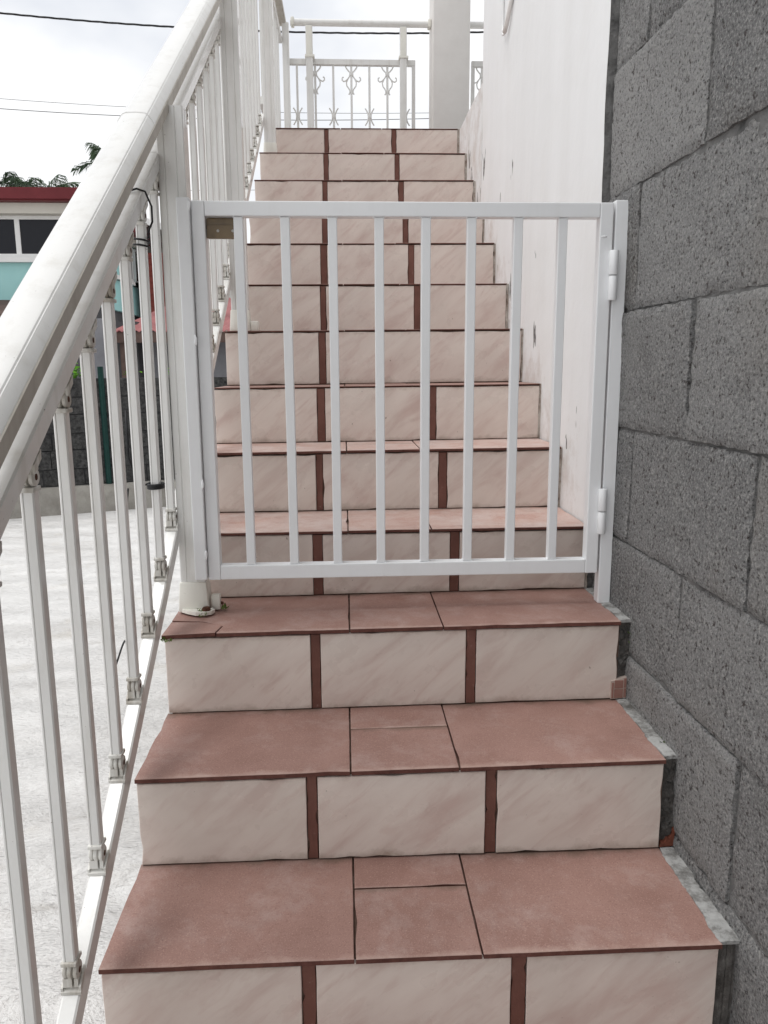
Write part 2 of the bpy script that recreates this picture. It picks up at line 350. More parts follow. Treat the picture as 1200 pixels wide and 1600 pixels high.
def bez(p0, p1, p2, p3, n=10):
    p0, p1, p2, p3 = map(Vector, (p0, p1, p2, p3)); out = []
    for i in range(n + 1):
        t = i / n; u = 1 - t
        out.append(p0 * u**3 + p1 * 3 * u * u * t + p2 * 3 * u * t * t + p3 * t**3)
    return out
def plate(u0, u1, w0, w1, th, jit, bev, to_world, chips=0, seglen=0.03, corner_cut=None):
    """thin tile: jittered outline in (u, w), front face at depth 0, back at depth th. to_world(u, w, d)."""
    pts = []
    def edge(a, b):
        L = math.hypot(b[0] - a[0], b[1] - a[1]); n = max(2, int(L / seglen))
        for i in range(n):
            t = i / n; e = 0 if i == 0 else random.uniform(-jit, jit)
            nx, ny = -(b[1] - a[1]) / L, (b[0] - a[0]) / L
            if i and random.random() < chips: e += random.uniform(0.001, 0.0035)
            pts.append((a[0] + (b[0] - a[0]) * t + nx * e, a[1] + (b[1] - a[1]) * t + ny * e))
    c = [(u0, w0), (u1, w0), (u1, w1), (u0, w1)]
    if corner_cut: c = corner_cut
    for i in range(len(c)): edge(c[i], c[(i + 1) % len(c)])
    cu = sum(q[0] for q in c) / len(c); cw = sum(q[1] for q in c) / len(c)
    def inset(q):
        return (q[0] - bev * (1 if q[0] > cu else -1) * (abs(q[0] - cu) > 0.6 * (u1 - u0) / 2), q[1] - bev * (1 if q[1] > cw else -1) * (abs(q[1] - cw) > 0.5 * (w1 - w0) / 2))
    n = len(pts); plate.n = n; v = [to_world(*inset(q), 0) for q in pts] + [to_world(*q, bev) for q in pts] + [to_world(*q, th) for q in pts]
    f = [tuple(range(n))]
    for k in (0, 1): f += [(k * n + i, k * n + (i + 1) % n, (k + 1) * n + (i + 1) % n, (k + 1) * n + i) for i in range(n)]
    f.append(tuple(range(2 * n, 3 * n)))
    return v, f

# ------------------------------------------------------------------ the ground
GZ = -0.56
b_ = MB(); gs = [-400, -60, -20, -8, -3, 0, 3, 8, 20, 60, 400]; n = len(gs)
b_.add([(x, y + 8, GZ) for y in gs for x in gs], [(j * n + i, j * n + i + 1, (j + 1) * n + i + 1, (j + 1) * n + i) for j in range(n - 1) for i in range(n - 1)])
gr = b_.build('ground', 'ground'); gr['kind'] = 'structure'

# ------------------------------------------------------------------ the staircase
SY = [0.001, 0.265, 0.546, 0.811, 1.089, 1.35, 1.622, 1.899, 2.168, 2.437, 2.709, 2.979, 3.248]
SZ = [-0.008, 0.188, 0.383, 0.556, 0.734, 0.912, 1.098, 1.281, 1.47, 1.655, 1.836, 2.025, 2.216]
ST = [-0.0025, 0.0079, 0.0069, 0.003, 0.0072, 0.0067, 0.0043, 0.0049, 0.0037, 0.001, 0.0041, 0.0027, 0.0041]
XB, XW = 0.562, 0.530          # block wall face, white wall face
stairs = empty('staircase', (0, 1.6, GZ), 'tiled outdoor staircase with pink marble risers and terracotta treads rising between railing and walls', 'stairs')
LAST = len(SY) - 1
for k in range(-2, LAST + 1):
    if k < 0: y0, z0, t0 = 0.001 + 0.27 * k, -0.008 + 0.19 * k, 0.0
    else: y0, z0, t0 = SY[k], SZ[k], ST[k]
    y1 = (SY[k + 1] if k + 1 >= 0 else 0.001 + 0.27 * (k + 1)) if k < LAST else 4.75
    zb = (SZ[k - 1] if k > 0 else -0.008 + 0.19 * (k - 1)); tb = ST[k - 1] if k > 0 else 0.0
    kk = max(k, 0)
    nose = 0.0095 if k < 3 else 0.0072 if k < 5 else 0.0036
    xl = -0.523 + 0.0015 * kk; xr = 0.527 - 0.0008 * kk
    zt = lambda x: z0 + t0 * x
    zl = lambda x: zb + tb * x
    # rough mortar and concrete core of the step (reaches the wall on the right)
    xe = XB + 0.004 if k < 3 else xr + 0.001
    bb = MB(); nx = 14
    xs = [xl + 0.006, xr - 0.004, xr + 0.0005] + [xr + 0.0005 + (xe - xr - 0.0005) * i / (nx - 2) for i in range(1, nx - 1)]
    vv = []
    zbot = GZ if k < 3 else zb - 0.45
    for x in xs:
        over = (x > xr and k < 3)
        d = random.uniform(0.0075, 0.0095) if over else 0.010
        h = random.uniform(-0.010, -0.003) if over else -nose - 0.0008
        vv += [(x, y0 + d, zbot), (x, y0 + d, zt(x) + h), (x, (y1 + 0.02 if k < LAST else y1), zt(x) + h), (x, (y1 + 0.02 if k < LAST else y1), zbot)]
    ff = []
    for i in range(nx):
        a, c = i * 4, (i + 1) * 4
        ff += [(a, c, c + 1, a + 1), (a + 1, c + 1, c + 2, a + 2), (a + 2, c + 2, c + 3, a + 3), (a + 3, c + 3, c, a)]
    ff += [(0, 1, 2, 3), (nx * 4, nx * 4 + 3, nx * 4 + 2, nx * 4 + 1)]
    bb.add(vv, ff)
    bb.m = [1 if max(vv[i][0] for i in f_) > xr + 0.006 and k < 3 else 0 for f_ in ff]
    step = bb.build('step', 'joint', stairs, False, ['joint', 'mortar'])
    # riser tiles and the brown strips between them
    sx = [(-0.193 + random.uniform(-.002, .002)), -0.168 + random.uniform(-.002, .002), 0.1655 + random.uniform(-.002, .002), 0.191 + random.uniform(-.002, .002)]
    for (a, c) in ((xl, sx[0]), (sx[1], sx[2]), (sx[3], xr)):
        ty = random.uniform(-0.0012, 0.0012); rz = random.uniform(-0.004, 0.004); mid = (a + c) / 2
        v, f = plate(a, c, 0.0025, (z0 - zb) - nose - 0.003 - random.uniform(0, 0.002), 0.009, 0.0005, 0.0012,
                     lambda u, w, d: (u, y0 + ty + rz * (u - mid) + d, zl(u) + w + (t0 - tb) * u * (w > 0.05)), chips=0.10)
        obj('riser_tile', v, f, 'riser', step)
    for (a, c) in ((sx[0], sx[1]), (sx[2], sx[3])):
        v, f = plate(a + 0.0016, c - 0.0016, 0.002, (z0 - zb) - nose - 0.0035, 0.008, 0.0007, 0.0008,
                     lambda u, w, d: (u, y0 + 0.0025 + d, zl(u) + w), chips=0.12, seglen=0.012)
        obj('riser_strip', v, f, 'strip', step)
    if k >= 3:
        v, f = plate(xr + 0.0006, XW + 0.002, 0.001, (z0 - zb) - 0.001, 0.012, 0.0014, 0.0008, lambda u, w, d: (u, y0 + 0.0015 + d, zl(u) + w), chips=0.1, seglen=0.010)
        obj('edge_filler', v, f, 'filler', step)
    # tread tiles
    ny = y0 - (0.006 if k < 5 else 0.0006); by = y1 + 0.006
    if k == LAST: by = y0 + 0.30
    j0, j1 = -0.1025 + random.uniform(-.002, .002), 0.113 + random.uniform(-.002, .002); gp = 0.0016
    zj = lambda: random.uniform(-0.0008, 0.0008)
    def tread(a, c, ya, yb, cut=None):
        dz = zj(); v, f = plate(a, c, ya, yb, nose, 0.0004, 0.0012 if k < 5 else 0.0006, lambda u, w, d: (u, w, zt(u) + dz - d), chips=0.06, seglen=0.04, corner_cut=cut)
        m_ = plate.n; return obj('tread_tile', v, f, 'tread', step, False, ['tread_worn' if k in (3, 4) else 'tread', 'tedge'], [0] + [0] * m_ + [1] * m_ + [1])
    if k == 2:   # cracked corner at the railing foot
        c0, c1 = xl + 0.118, xl + 0.075
        tread(xl - 0.002, j0 - gp, ny, by, [(c0, ny), (j0 - gp, ny), (j0 - gp, by), (xl - 0.002, by), (xl - 0.002, ny + 0.098), (c1, ny + 0.083), (c0 + 0.008, ny + 0.045)])
        pc = tread(xl - 0.004, c0 - 0.002, ny - 0.003, ny + 0.095, [(xl - 0.004, ny - 0.003), (c0 - 0.003, ny - 0.001), (c0 + 0.0055, ny + 0.045), (c1 - 0.001, ny + 0.081), (xl - 0.003, ny + 0.095)])
        pc.name = 'broken_tile_piece'; pc.rotation_euler = (R(-1.0), R(-1.4), 0)
    else: tread(xl - 0.002, j0 - gp, ny, by)
    tread(j1 + gp, xr + 0.002, ny, by)
    split = ny + (by - ny) * random.uniform(0.60, 0.66) if k != 2 else ny + (by - ny) * 0.93
    if k in (-1, 0, 1) or k > 3:
        tread(j0 + gp, j1 - gp, ny, split - gp); tread(j0 + gp, j1 - gp, split + gp, by)
    else: tread(j0 + gp, j1 - gp, ny, by)
    # pale cement smears over the gap beside the block wall
    if -1 <= k < 3:
        def smear(ya, yb, xa, seed, wob=0.010):
            rnd = random.Random(seed); ns = 44; tp = []; q = MB()
            for i in range(ns + 1):
                t = i / ns; yy = ya + (yb - ya) * t
                ed = xa + 1.2 * wob * mnoise.noise(Vector((seed, yy * 16, 0))) + 0.35 * wob * mnoise.noise(Vector((seed, yy * 90, 4))) + 0.12 * wob * rnd.uniform(-1, 1)
                er = XB + 0.004 - max(0, 0.004 + 0.022 * mnoise.noise(Vector((seed + 5, yy * 11, 0))) + 0.003 * mnoise.noise(Vector((seed, yy * 120, 0))))
                er = max(er, ed + 0.006)
                e = 0.0008 + rnd.uniform(0, 0.0016)
                tp.append([(ed, yy, zt(ed) + 0.0007), (ed + 0.004, yy, zt(ed) + e), ((ed + er) / 2, yy, zt(ed) + e + 0.0008), (er, yy, zt(ed) + e)])
            vv = [p for r_ in tp for p in r_] + [(p[0], p[1], p[2] - 0.006) for r_ in tp for p in (r_[0], r_[3])]
            nb = (ns + 1) * 4; ff = []
            for i in range(ns):
                for j in range(3): ff.append((i * 4 + j, i * 4 + j + 1, i * 4 + 5 + j, i * 4 + 4 + j))
                ff.append((i * 4, i * 4 + 4, nb + 2 * i + 2, nb + 2 * i)); ff.append((i * 4 + 3, nb + 2 * i + 1, nb + 2 * i + 3, i * 4 + 7))
            ff.append((0, 1, 2, 3, nb + 1, nb)); e_ = ns * 4; ff.append((e_, e_ + 1, e_ + 2, e_ + 3, nb + 2 * ns + 1, nb + 2 * ns))
            q.add(vv, ff); q.build('cement_smear', 'cement', step)
        smear(ny + 0.004 + 0.004 * (k == 1), by - 0.006, xr + 0.0005, 4 + 2 * k, 0.0075)
        # rubble showing in the gap of the riser
        rnd = random.Random(k + 11)
        hgt = z0 - zb
        cz = z0 - 0.022
        while k > 0 and cz > zb + (0.085 if k == 2 else 0.02):
            rz_ = rnd.uniform(0.010, 0.034); q = MB()
            q.lump((xr + 0.0185 + rnd.uniform(-.005, .005), y0 + 0.014 + rnd.uniform(-.003, .003), cz - rz_ * 0.6), rnd.uniform(.014, .021), 0.011, rz_, rnd.randint(0, 99), 0.75, 3)
            q.build('rubble_stone', 'rubble', step); cz -= rz_ * 1.6
    if k == 2:
        xq = xr - 0.0075; q = MB(); zz = zb + tb * 0.54
        vv = [(xq - 0.006, zz + 0.002), (xq + 0.031, zz + 0.004), (xq + 0.031, zz + 0.056), (xq - 0.006, zz + 0.046)]
        q.add([(x, y0 - 0.004, z) for x, z in vv] + [(x, y0 + 0.008, z) for x, z in vv], [(0, 1, 2, 3), (4, 7, 6, 5), (0, 4, 5, 1), (1, 5, 6, 2), (2, 6, 7, 3), (3, 7, 4, 0)])
        mo = q.build('mosaic_offcut', 'mosaicj', step)
        for (x0_, x1_, a_, b2) in ((xq - 0.0045, xq + 0.000, 0.004, 0.043), (xq + 0.002, xq + 0.0225, 0.0045, 0.0265), (xq + 0.002, xq + 0.0225, 0.0285, 0.0485), (xq + 0.0245, xq + 0.0298, 0.006, 0.028), (xq + 0.0245, xq + 0.0298, 0.030, 0.053)):
            q = MB(); q.box(x0_, x1_, y0 - 0.0055, y0 - 0.003, zz + a_, zz + b2, 0.0005); q.build('mosaic_chip', 'mosaic', mo)
    if k == 1:
        q = MB(); yr = y0 - 0.0012; pp = [(0.002, 0.001), (0.012, 0.003), (0.020, 0.002), (0.030, 0.004), (0.0315, 0.022), (0.0335, 0.045), (0.0325, 0.066), (0.0295, 0.068), (0.0300, 0.052), (0.0265, 0.041), (0.0275, 0.030), (0.021, 0.019), (0.018, 0.021), (0.012, 0.012), (0.006, 0.013)]
        q.add([(xr + a_, yr, zb + c_) for a_, c_ in pp] + [(xr + a_, yr + 0.012, zb + c_) for a_, c_ in pp], [tuple(range(15)), tuple(range(29, 14, -1))] + [(i, (i + 1) % 15, 15 + (i + 1) % 15, 15 + i) for i in range(15)])
        q.build('red_paint_rest', 'redmud', step)

# ------------------------------------------------------------------ block wall on the right
def XBf(y): return XB - 0.0205 * y
bw = empty('block_wall', (XB + 0.1, -0.4, GZ), 'rough grey concrete block wall along the right of the lower steps', 'wall')
WY1, WY0 = 0.822, -3.4
beds = [GZ, -0.25, 0.020, 0.299, 0.557, 0.824, 1.092, 1.364, 1.648, 1.925, 2.20, 2.475, 2.75, 3.025, 3.30, 3.575, 3.85, 4.125, 4.40, 4.675, 4.95]  # courses above view and run behind camera added to block sky light
heads = [[0.33], [0.33], [0.589, 0.052], [0.316], [0.596, 0.074], [0.331], [0.624, 0.03], [0.332], [0.625], [0.35], [0.62]] + [[0.35], [0.62]] * 5
q = MB(); q.add([(XBf(y) + d_, y, z) for z in (GZ, beds[-1] - 0.004) for y in (WY0, WY1 - 0.003) for d_ in (0.0070, 0.2)], [(0, 1, 3, 2), (4, 6, 7, 5), (0, 4, 5, 1), (2, 3, 7, 6), (0, 2, 6, 4), (1, 5, 7, 3)]); q.build('mortar_core', 'bmortar', bw)
def block(y0, y1, z0, z1, seed, fine):
    gw = random.Random(seed + 40).uniform(0.0012, 0.0042)
    y0 += gw; y1 -= gw; z0 += gw; z1 -= gw
    ny_ = max(2, int((y1 - y0) / (0.012 if fine else 0.06))); nz_ = max(2, int((z1 - z0) / (0.012 if fine else 0.06)))
    prd = random.Random(seed); px = prd.uniform(-0.004, 0.003); tl = prd.uniform(-0.014, 0.014); tz = prd.uniform(-0.016, 0.016)
    v = []; f = []
    for j in range(nz_ + 1):
        for i in range(ny_ + 1):
            t, s_ = i / ny_, j / nz_
            y = y0 + (y1 - y0) * t; z = z0 + (z1 - z0) * s_
            e = min(t * (y1 - y0), (1 - t) * (y1 - y0), s_ * (z1 - z0), (1 - s_) * (z1 - z0))
            P = Vector((seed * 1.3, y * 1.0, z))
            d = px + tl * (t - .5) * 0.4 + tz * (s_ - .5) * 0.4 + 0.0018 * mnoise.noise(P * 60) + 0.0022 * mnoise.noise(P * 22) + 0.002 * mnoise.noise(P * 7)
            wob = max(0, 1 - e / 0.014)
            rag = 0.5 + 0.5 * mnoise.noise(P * 40 + Vector((9, 0, 0)))
            d += wob ** 2 * (0.0015 + 0.008 * rag ** 2)
            if i in (0, ny_): y += (0.0035 if i == 0 else -0.0035) * mnoise.noise(P * 50) * 0.8
            if j in (0, nz_): z += (0.003 if j == 0 else -0.003) * mnoise.noise(P * 50 + Vector((0, 3, 0)))
            v.append((XBf(y) + d, y, z))
    w = ny_ + 1
    f = [(j * w + i, j * w + i + 1, (j + 1) * w + i + 1, (j + 1) * w + i) for j in range(nz_) for i in range(ny_)]
    loop = [i for i in range(w)] + [j * w + ny_ for j in range(1, nz_ + 1)] + [nz_ * w + i for i in range(ny_ - 1, -1, -1)] + [j * w for j in range(nz_ - 1, 0, -1)]
    nb = len(v); v += [(XBf(v[i][1]) + 0.014, v[i][1], v[i][2]) for i in loop]
    L2 = len(loop); f += [(loop[i], nb + i, nb + (i + 1) % L2, loop[(i + 1) % L2]) for i in range(L2)]
    f.append(tuple(range(nb, nb + L2)))
    return obj('block', v, f, 'block', bw, 50)
sd = 0
for r_ in range(len(beds) - 1):
    hs = sorted(heads[r_], reverse=True); cuts = [WY1] + hs
    while cuts[-1] > WY0 + 0.25: cuts.append(max(WY0, cuts[-1] - 0.525))
    if cuts[-1] > WY0: cuts[-1] = WY0
    for a, c in zip(cuts[1:], cuts[:-1]):
        sd += 1; block(a, c, beds[r_], beds[r_ + 1], sd, c > -0.15 and -0.1 < beds[r_ + 1] and beds[r_] < 1.95)

# ------------------------------------------------------------------ white building wall, landing slab, pillar
WS, WE = 0.824, 2.552
bld = empty('white_building', (1.6, 1.7, GZ), 'white painted rendered building wall with chipped paint rising beside the upper steps', 'building')
q = MB()
# side wall facing the stairs, a fine grid so its near vertical edge is uneven
ys = [WS + (WE - WS) * i / 30 for i in range(31)]; zs = [GZ + (5.6 - GZ) * i / 150 for i in range(151)]
vv = []
for j, z in enumerate(zs):
    for i, y in enumerate(ys):
        dx = 0.003 * mnoise.noise(Vector((1, y * 2.3, z * 2.3))) + 0.0012 * mnoise.noise(Vector((4, y * 9, z * 9)))
        if i == 0: y += 0.006 * mnoise.noise(Vector((7, 3, z * 6))) + 0.004 * mnoise.noise(Vector((7, 3, z * 27)))
        vv.append((XW + dx, y, z))
q.add(vv, [(j * 31 + i, j * 31 + i + 1, (j + 1) * 31 + i + 1, (j + 1) * 31 + i) for j in range(150) for i in range(30)])
nb = len(q.v)
edge = [j * 31 for j in range(151)]; edge2 = [j * 31 + 30 for j in range(151)]
q.v += [(XW + 0.06, q.v[i][1], q.v[i][2]) for i in edge]; q.f += [(edge[j], edge[j + 1], nb + j + 1, nb + j) for j in range(150)]; q.m += [1] * 150
nb = len(q.v)
q.v += [(XW + 0.22, q.v[i][1], q.v[i][2]) for i in edge2]; q.f += [(edge2[j], nb + j, nb + j + 1, edge2[j + 1]) for j in range(150)]; q.m += [0] * 150
q.box(XW + 0.06, 4.2, WS + 0.012, WE - 0.004, GZ, 5.6)
q.build('wall', 'wall', bld, 40, ['wall', 'greyend'])
q = MB()
vv = []; ny_ = 24
for i in range(ny_ + 1):
    y = WE + 0.002 + (3.262 - WE) * i / ny_
    top = 2.217 + 0.006 * mnoise.noise(Vector((0, y * 14, 2))) + 0.004 * (i % 2)
    vv += [(XW + 0.002 * mnoise.noise(Vector((0, y * 5, 0))), y, 0.9), (XW + 0.002 * mnoise.noise(Vector((0, y * 9, 0))), y, top - 0.006), (XW + 0.012, y, top), (XW + 0.22, y, 2.205), (XW + 0.22, y, 0.9)]
ff = []
for i in range(ny_):
    for j in range(5): ff.append((i * 5 + j, i * 5 + (j + 1) % 5, (i + 1) * 5 + (j + 1) % 5, (i + 1) * 5 + j))
ff += [tuple(range(5)), tuple(ny_ * 5 + j for j in range(5))]
q.add(vv, ff); q.build('slab_edge', 'wall', bld)
q = MB(); q.box(XW + 0.222, 4.2, WE + 0.001, 4.75, 2.0, 2.204); q.build('balcony_slab', 'cement', bld)

PX0, PX1 = 0.511, 0.757
q = MB(); q.box(PX0, PX1, 4.38, 4.62, 2.206, 5.4, 0.012)
pil = q.build('balcony_pillar', 'pillar', None, 40); tag(pil, 'square off-white painted pillar at the top of the stairs', 'pillar')

# ------------------------------------------------------------------ stair railing on the left
SL = 0.676
XR0 = -0.5235
def rx(y): return XR0 + 0.0062 * (y - 0.2)
def botz(y): return 0.131 + SL * y           # top of bottom rail
def midz(y): return 1.424 + SL * (y - 0.68)   # top of middle rail
def hanz(y): return 1.562 + SL * (y - 0.68)   # top of handrail
LY, LZ = 3.20, 3.242                          # where the railing turns level, level handrail top
CY = 4.50
sr = empty('stair_railing', (XR0, 1.2, GZ), 'white aluminium stair railing with wide handrail and jointed balusters on the left', 'railing')
YA = -0.95
hp = [(-0.040, -0.054), (-0.0385, -0.034), (-0.033, -0.021), (-0.024, -0.0095), (-0.017, -0.0065), (0.004, -0.0055), (0.0215, -0.0072), (0.0245, -0.0085), (0.0262, -0.0108), (0.0275, -0.0112), (0.0395, -0.0262), (0.040, -0.028), (0.040, -0.0535), (0.037, -0.0545), (0.034, -0.0545), (0.034, -0.047), (-0.034, -0.047), (-0.034, -0.054)]
q = MB()
ringsY = [YA, 0.0, 0.9, 1.735, 2.6, LY, CY + 0.035]
vv = []; nP = len(hp)
for y in ringsY:
    z = hanz(min(y, LY)); vv += [(rx(y) + 0.0005 + a, y, z + c) for a, c in hp]
ff = [(i * nP + j, i * nP + (j + 1) % nP, (i + 1) * nP + (j + 1) % nP, (i + 1) * nP + j) for i in range(len(ringsY) - 1) for j in range(nP)]
ff += [tuple(range(nP)), tuple((len(ringsY) - 1) * nP + j for j in range(nP))]
q.add(vv, ff); hand = q.build('handrail', 'hand', sr, 28)
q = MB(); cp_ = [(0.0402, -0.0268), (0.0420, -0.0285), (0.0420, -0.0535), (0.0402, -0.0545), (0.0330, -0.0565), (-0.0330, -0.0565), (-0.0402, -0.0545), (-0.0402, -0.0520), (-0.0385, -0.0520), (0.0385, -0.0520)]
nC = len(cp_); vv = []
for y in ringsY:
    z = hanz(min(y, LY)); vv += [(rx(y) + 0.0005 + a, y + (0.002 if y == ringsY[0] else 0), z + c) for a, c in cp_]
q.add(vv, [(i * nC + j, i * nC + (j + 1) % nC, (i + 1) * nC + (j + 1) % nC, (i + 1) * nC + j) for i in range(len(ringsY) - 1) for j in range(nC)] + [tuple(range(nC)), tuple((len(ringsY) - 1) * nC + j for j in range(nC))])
q.build('shade_channel', 'chan_shade', hand)  # channel skin whose darker colour paints shade onto the handrail's right face
# sleeve joint on the handrail
q = MB(); yj = 0.56; e_ = 0.0012
hp2 = [(a * 1.025, c * 1.0 + (e_ if c > -0.03 else -e_)) for a, c in hp]
vv = [(rx(y) + 0.0005 + a, y, hanz(y) + c) for y in (yj, yj + 0.004) for a, c in hp2]
q.add(vv, [(j, (j + 1) % nP, nP + (j + 1) % nP, nP + j) for j in range(nP)] + [tuple(range(nP)), tuple(nP + j for j in range(nP))])
q.build('handrail_joint', 'rail', hand, 28)
def rail_prof(w, h, b=0.003):
    w /= 2
    return [(-w, 0, -h + b), (-w, 0, -b), (-w + b, 0, 0), (w - b, 0, 0), (w, 0, -b), (w, 0, -h + b), (w - b, 0, -h), (-w + b, 0, -h)]
P1, P2, P3 = 0.692, 1.715, 3.10                # railing posts (front faces)
def sloped(name, ya, yb, zf, w, h, mat='rail', parent=sr):
    q = MB(); q.prism(rail_prof(w, h), (rx(ya), ya, zf(ya)), (rx(yb), yb, zf(yb))); return q.build(name, mat, parent)
segs = [(YA, P1 + 0.004), (P1 + 0.006, P2 + 0.004), (P2 + 0.006, P3 + 0.03)]
for a, c in segs:
    sloped('middle_rail', a, c, midz, 0.032, 0.036); sloped('bottom_rail', a, c, botz, 0.027, 0.046)
lz = lambda d: (lambda y: hanz(LY) - d)
sloped('middle_rail', P3 + 0.034, CY, lz(0.138), 0.032, 0.036); sloped('bottom_rail', P3 + 0.034, CY, lambda y: 2.33, 0.026, 0.036)

def joint_mesh(c, top):
    """cast swivel joint: ribbed barrel of discs across the rail, collar on the baluster, channel foot hugging the rail"""
    q = MB(); x, y, z = c; s = -1 if top else 1
    for dx, r_, t in ((-0.0118, 0.0120, 0.0072), (-0.0042, 0.0138, 0.0078), (0.0040, 0.0132, 0.0076)):
        q.lathe((x + dx, y, z), (1, 0, 0), [(0, r_ * 0.80), (t * 0.2, r_ * 0.97), (t * 0.5, r_), (t * 0.8, r_ * 0.97), (t, r_ * 0.80)], 18)
    q.box(x - 0.0115, x + 0.0115, y - 0.0135, y + 0.0135, z + s * 0.0165 - 0.003, z + s * 0.0165 + 0.0035, 0.0012)
    zf = z - s * 0.0225
    def ramped(x0, x1, l0, l1, h0, h1, lift=0.0):
        vv = [(xx, y + ll, zf + SL * ll + s * hh) for hh in (h0, h1) for ll in (l0, l1) for xx in (x0, x1)]
        q.add(vv, [(0, 1, 3, 2), (4, 6, 7, 5), (0, 4, 5, 1), (2, 3, 7, 6), (0, 2, 6, 4), (1, 5, 7, 3)])
    ramped(x - 0.0145, x + 0.0150, -0.0125, 0.0145, -0.003, 0.0015)        # foot plate
    ramped(x + 0.0118, x + 0.0150, -0.0115, 0.0135, 0.0016, 0.0090)         # raised cheek on the stair side
    ramped(x - 0.0145, x - 0.0115, -0.0115, 0.0135, 0.0016, 0.0070)
    q.box(x - 0.0112, x + 0.0022, y - 0.0105, y + 0.010, min(zf, zf + s * 0.014), max(zf, zf + s * 0.014)); q.box(x + 0.0055, x + 0.0112, y - 0.0105, y + 0.010, min(zf, zf + s * 0.014), max(zf, zf + s * 0.014))
    q.m = [0] * len(q.f)
    q.lathe((x + 0.0110, y - 0.001, z), (1, 0, 0), [(0, 0.0048), (0.0010, 0.0046), (0.0014, 0.0030)], 10, 1)
    return q
bal0 = None
def baluster(y, zb_, zt_, joints=True):
    x = rx(y); bz = zb_ + 0.044 if joints else zb_; tz = zt_ - 0.046 if joints else zt_
    q = MB(); w, d, bv = 0.0092, 0.0098, 0.0020
    prof = [(-w, -d + bv, 0), (-w + bv, -d, 0), (-w + 0.0038, -d, 0), (-w + 0.0044, -d + 0.0016, 0), (-w + 0.0052, -d, 0), (w - bv, -d, 0), (w, -d + bv, 0), (w, d - bv, 0), (w - bv, d, 0), (-w + bv, d, 0), (-w, d - bv, 0)]
    tw = random.uniform(-.0015, .0015)
    q.prism(prof, (x, y, bz), (x + tw, y + random.uniform(-.002, .002), tz))
    b = q.build('baluster', 'rail', sr)
    if joints:
        j = joint_mesh((x, y, zb_ + 0.0265), False); j.build('swivel_joint', 'joint_w', b, 40, ['joint_w', 'rust'])
        j = joint_mesh((x, y, zt_ - 0.0285), True); j.build('swivel_joint', 'joint_w', b, 40, ['joint_w', 'rust'])
    return b
ys1 = [-0.52, -0.385, -0.247, -0.108, 0.034, 0.167, 0.300, 0.430, 0.558, 0.690 - 0.003]
ys2 = [0.815 + 0.1265 * i for i in range(8)]
ys3 = [1.835 + 0.129 * i for i in range(10)]
for y in ys1 + ys2 + ys3: baluster(y, botz(y), midz(y) - 0.036)
for i in range(8):
    y = 3.26 + 0.145 * i; baluster(y, 2.33, hanz(LY) - 0.174, False)
def post(y, zb_, zt_, name='post', w=0.060, d=0.044, x=None, mirror=False):
    x = rx(y) + 0.0415 if x is None else x
    hw = w / 2; gq = 0.0016
    pf = [(-hw, 0.002), (-hw + 0.002, 0), (-0.014 - gq, 0), (-0.014, 0.002), (-0.014 + gq, 0), (0.012 - gq, 0), (0.012, 0.002), (0.012 + gq, 0), (hw - 0.002, 0), (hw, 0.002),
          (hw, d * 0.45), (hw - 0.002, d * 0.5), (hw, d * 0.55), (hw, d - 0.002), (hw - 0.002, d), (-hw + 0.002, d), (-hw, d - 0.002)]
    q = MB(); q.prism([(a, c, 0) for a, c in pf], (x, y, zb_), (x, y, zt_)); p_ = q.build(name, 'rail', sr)
    # tapered plastic shoe with bolted lugs
    q = MB(); h = 0.074; a, b2, c_, d_ = hw + 0.007, hw + 0.002, 0.010, 0.005
    f0 = [(-a, -c_, 0), (a, -c_, 0), (a, d + c_, 0), (-a, d + c_, 0)]; f1 = [(-b2, -d_, h), (b2, -d_, h), (b2, d + d_, h), (-b2, d + d_, h)]
    bm = bmesh.new(); vs_ = [bm.verts.new((x + u, y + v, zb_ + 0.002 + w_)) for u, v, w_ in f0 + f1]
    for fc in ((3, 2, 1, 0), (4, 5, 6, 7), (0, 1, 5, 4), (1, 2, 6, 5), (2, 3, 7, 6), (3, 0, 4, 7)): bm.faces.new([vs_[i] for i in fc])
    bmesh.ops.bevel(bm, geom=bm.edges[:], offset=0.0035, segments=2, profile=0.5, affect='EDGES'); q.bm(bm)
    sh = q.build('post_shoe', 'plastic', p_, 40)
    return p_, sh, x
p1, sh1, x1 = post(P1, 0.382, hanz(P1 + .02) - 0.053)
# lug of the first shoe, bent bracket and rusty bolt
q = MB()
pts = [(-0.030, -0.008), (-0.012, -0.024), (0.010, -0.038), (0.030, -0.040), (0.046, -0.031), (0.052, -0.016), (0.044, -0.003), (0.030, -0.006)]
q.add([(x1 + a, P1 + c, 0.3845) for a, c in pts] + [(x1 + a, P1 + c, 0.393) for a, c in pts], [tuple(range(8)), tuple(range(15, 7, -1))] + [(i, (i + 1) % 8, 8 + (i + 1) % 8, 8 + i) for i in range(8)])
lug = q.build('shoe_lug', 'plastic', sh1)
q = MB(); q.lathe((x1 + 0.033, P1 - 0.023, 0.393), (0, 0, 1), [(0, 0.0105), (0.004, 0.0105), (0.008, 0.008), (0.0095, 0.003)], 12); q.build('bolt', 'rust', lug, 40)
q = MB(); q.box(x1 + 0.040, x1 + 0.062, P1 + 0.006, P1 + 0.026, 0.3845, 0.422, 0.003); q.build('lug_block', 'plastic', sh1, 40)
q = MB(); q.lathe((x1 + 0.062, P1 + 0.014, 0.400), (1, 0, -0.2), [(0, 0.004), (0.006, 0.004), (0.007, 0.002)], 8); q.build('side_bolt', 'rust', sh1, 40)
post(P2, SZ[6] - 0.001, hanz(P2 + .02) - 0.053)
q = MB(); q.box(rx(P2) + 0.0415 + 0.036, rx(P2) + 0.0415 + 0.066, P2 - 0.006, P2 + 0.03, SZ[6] + 0.001, SZ[6] + 0.036, 0.004)
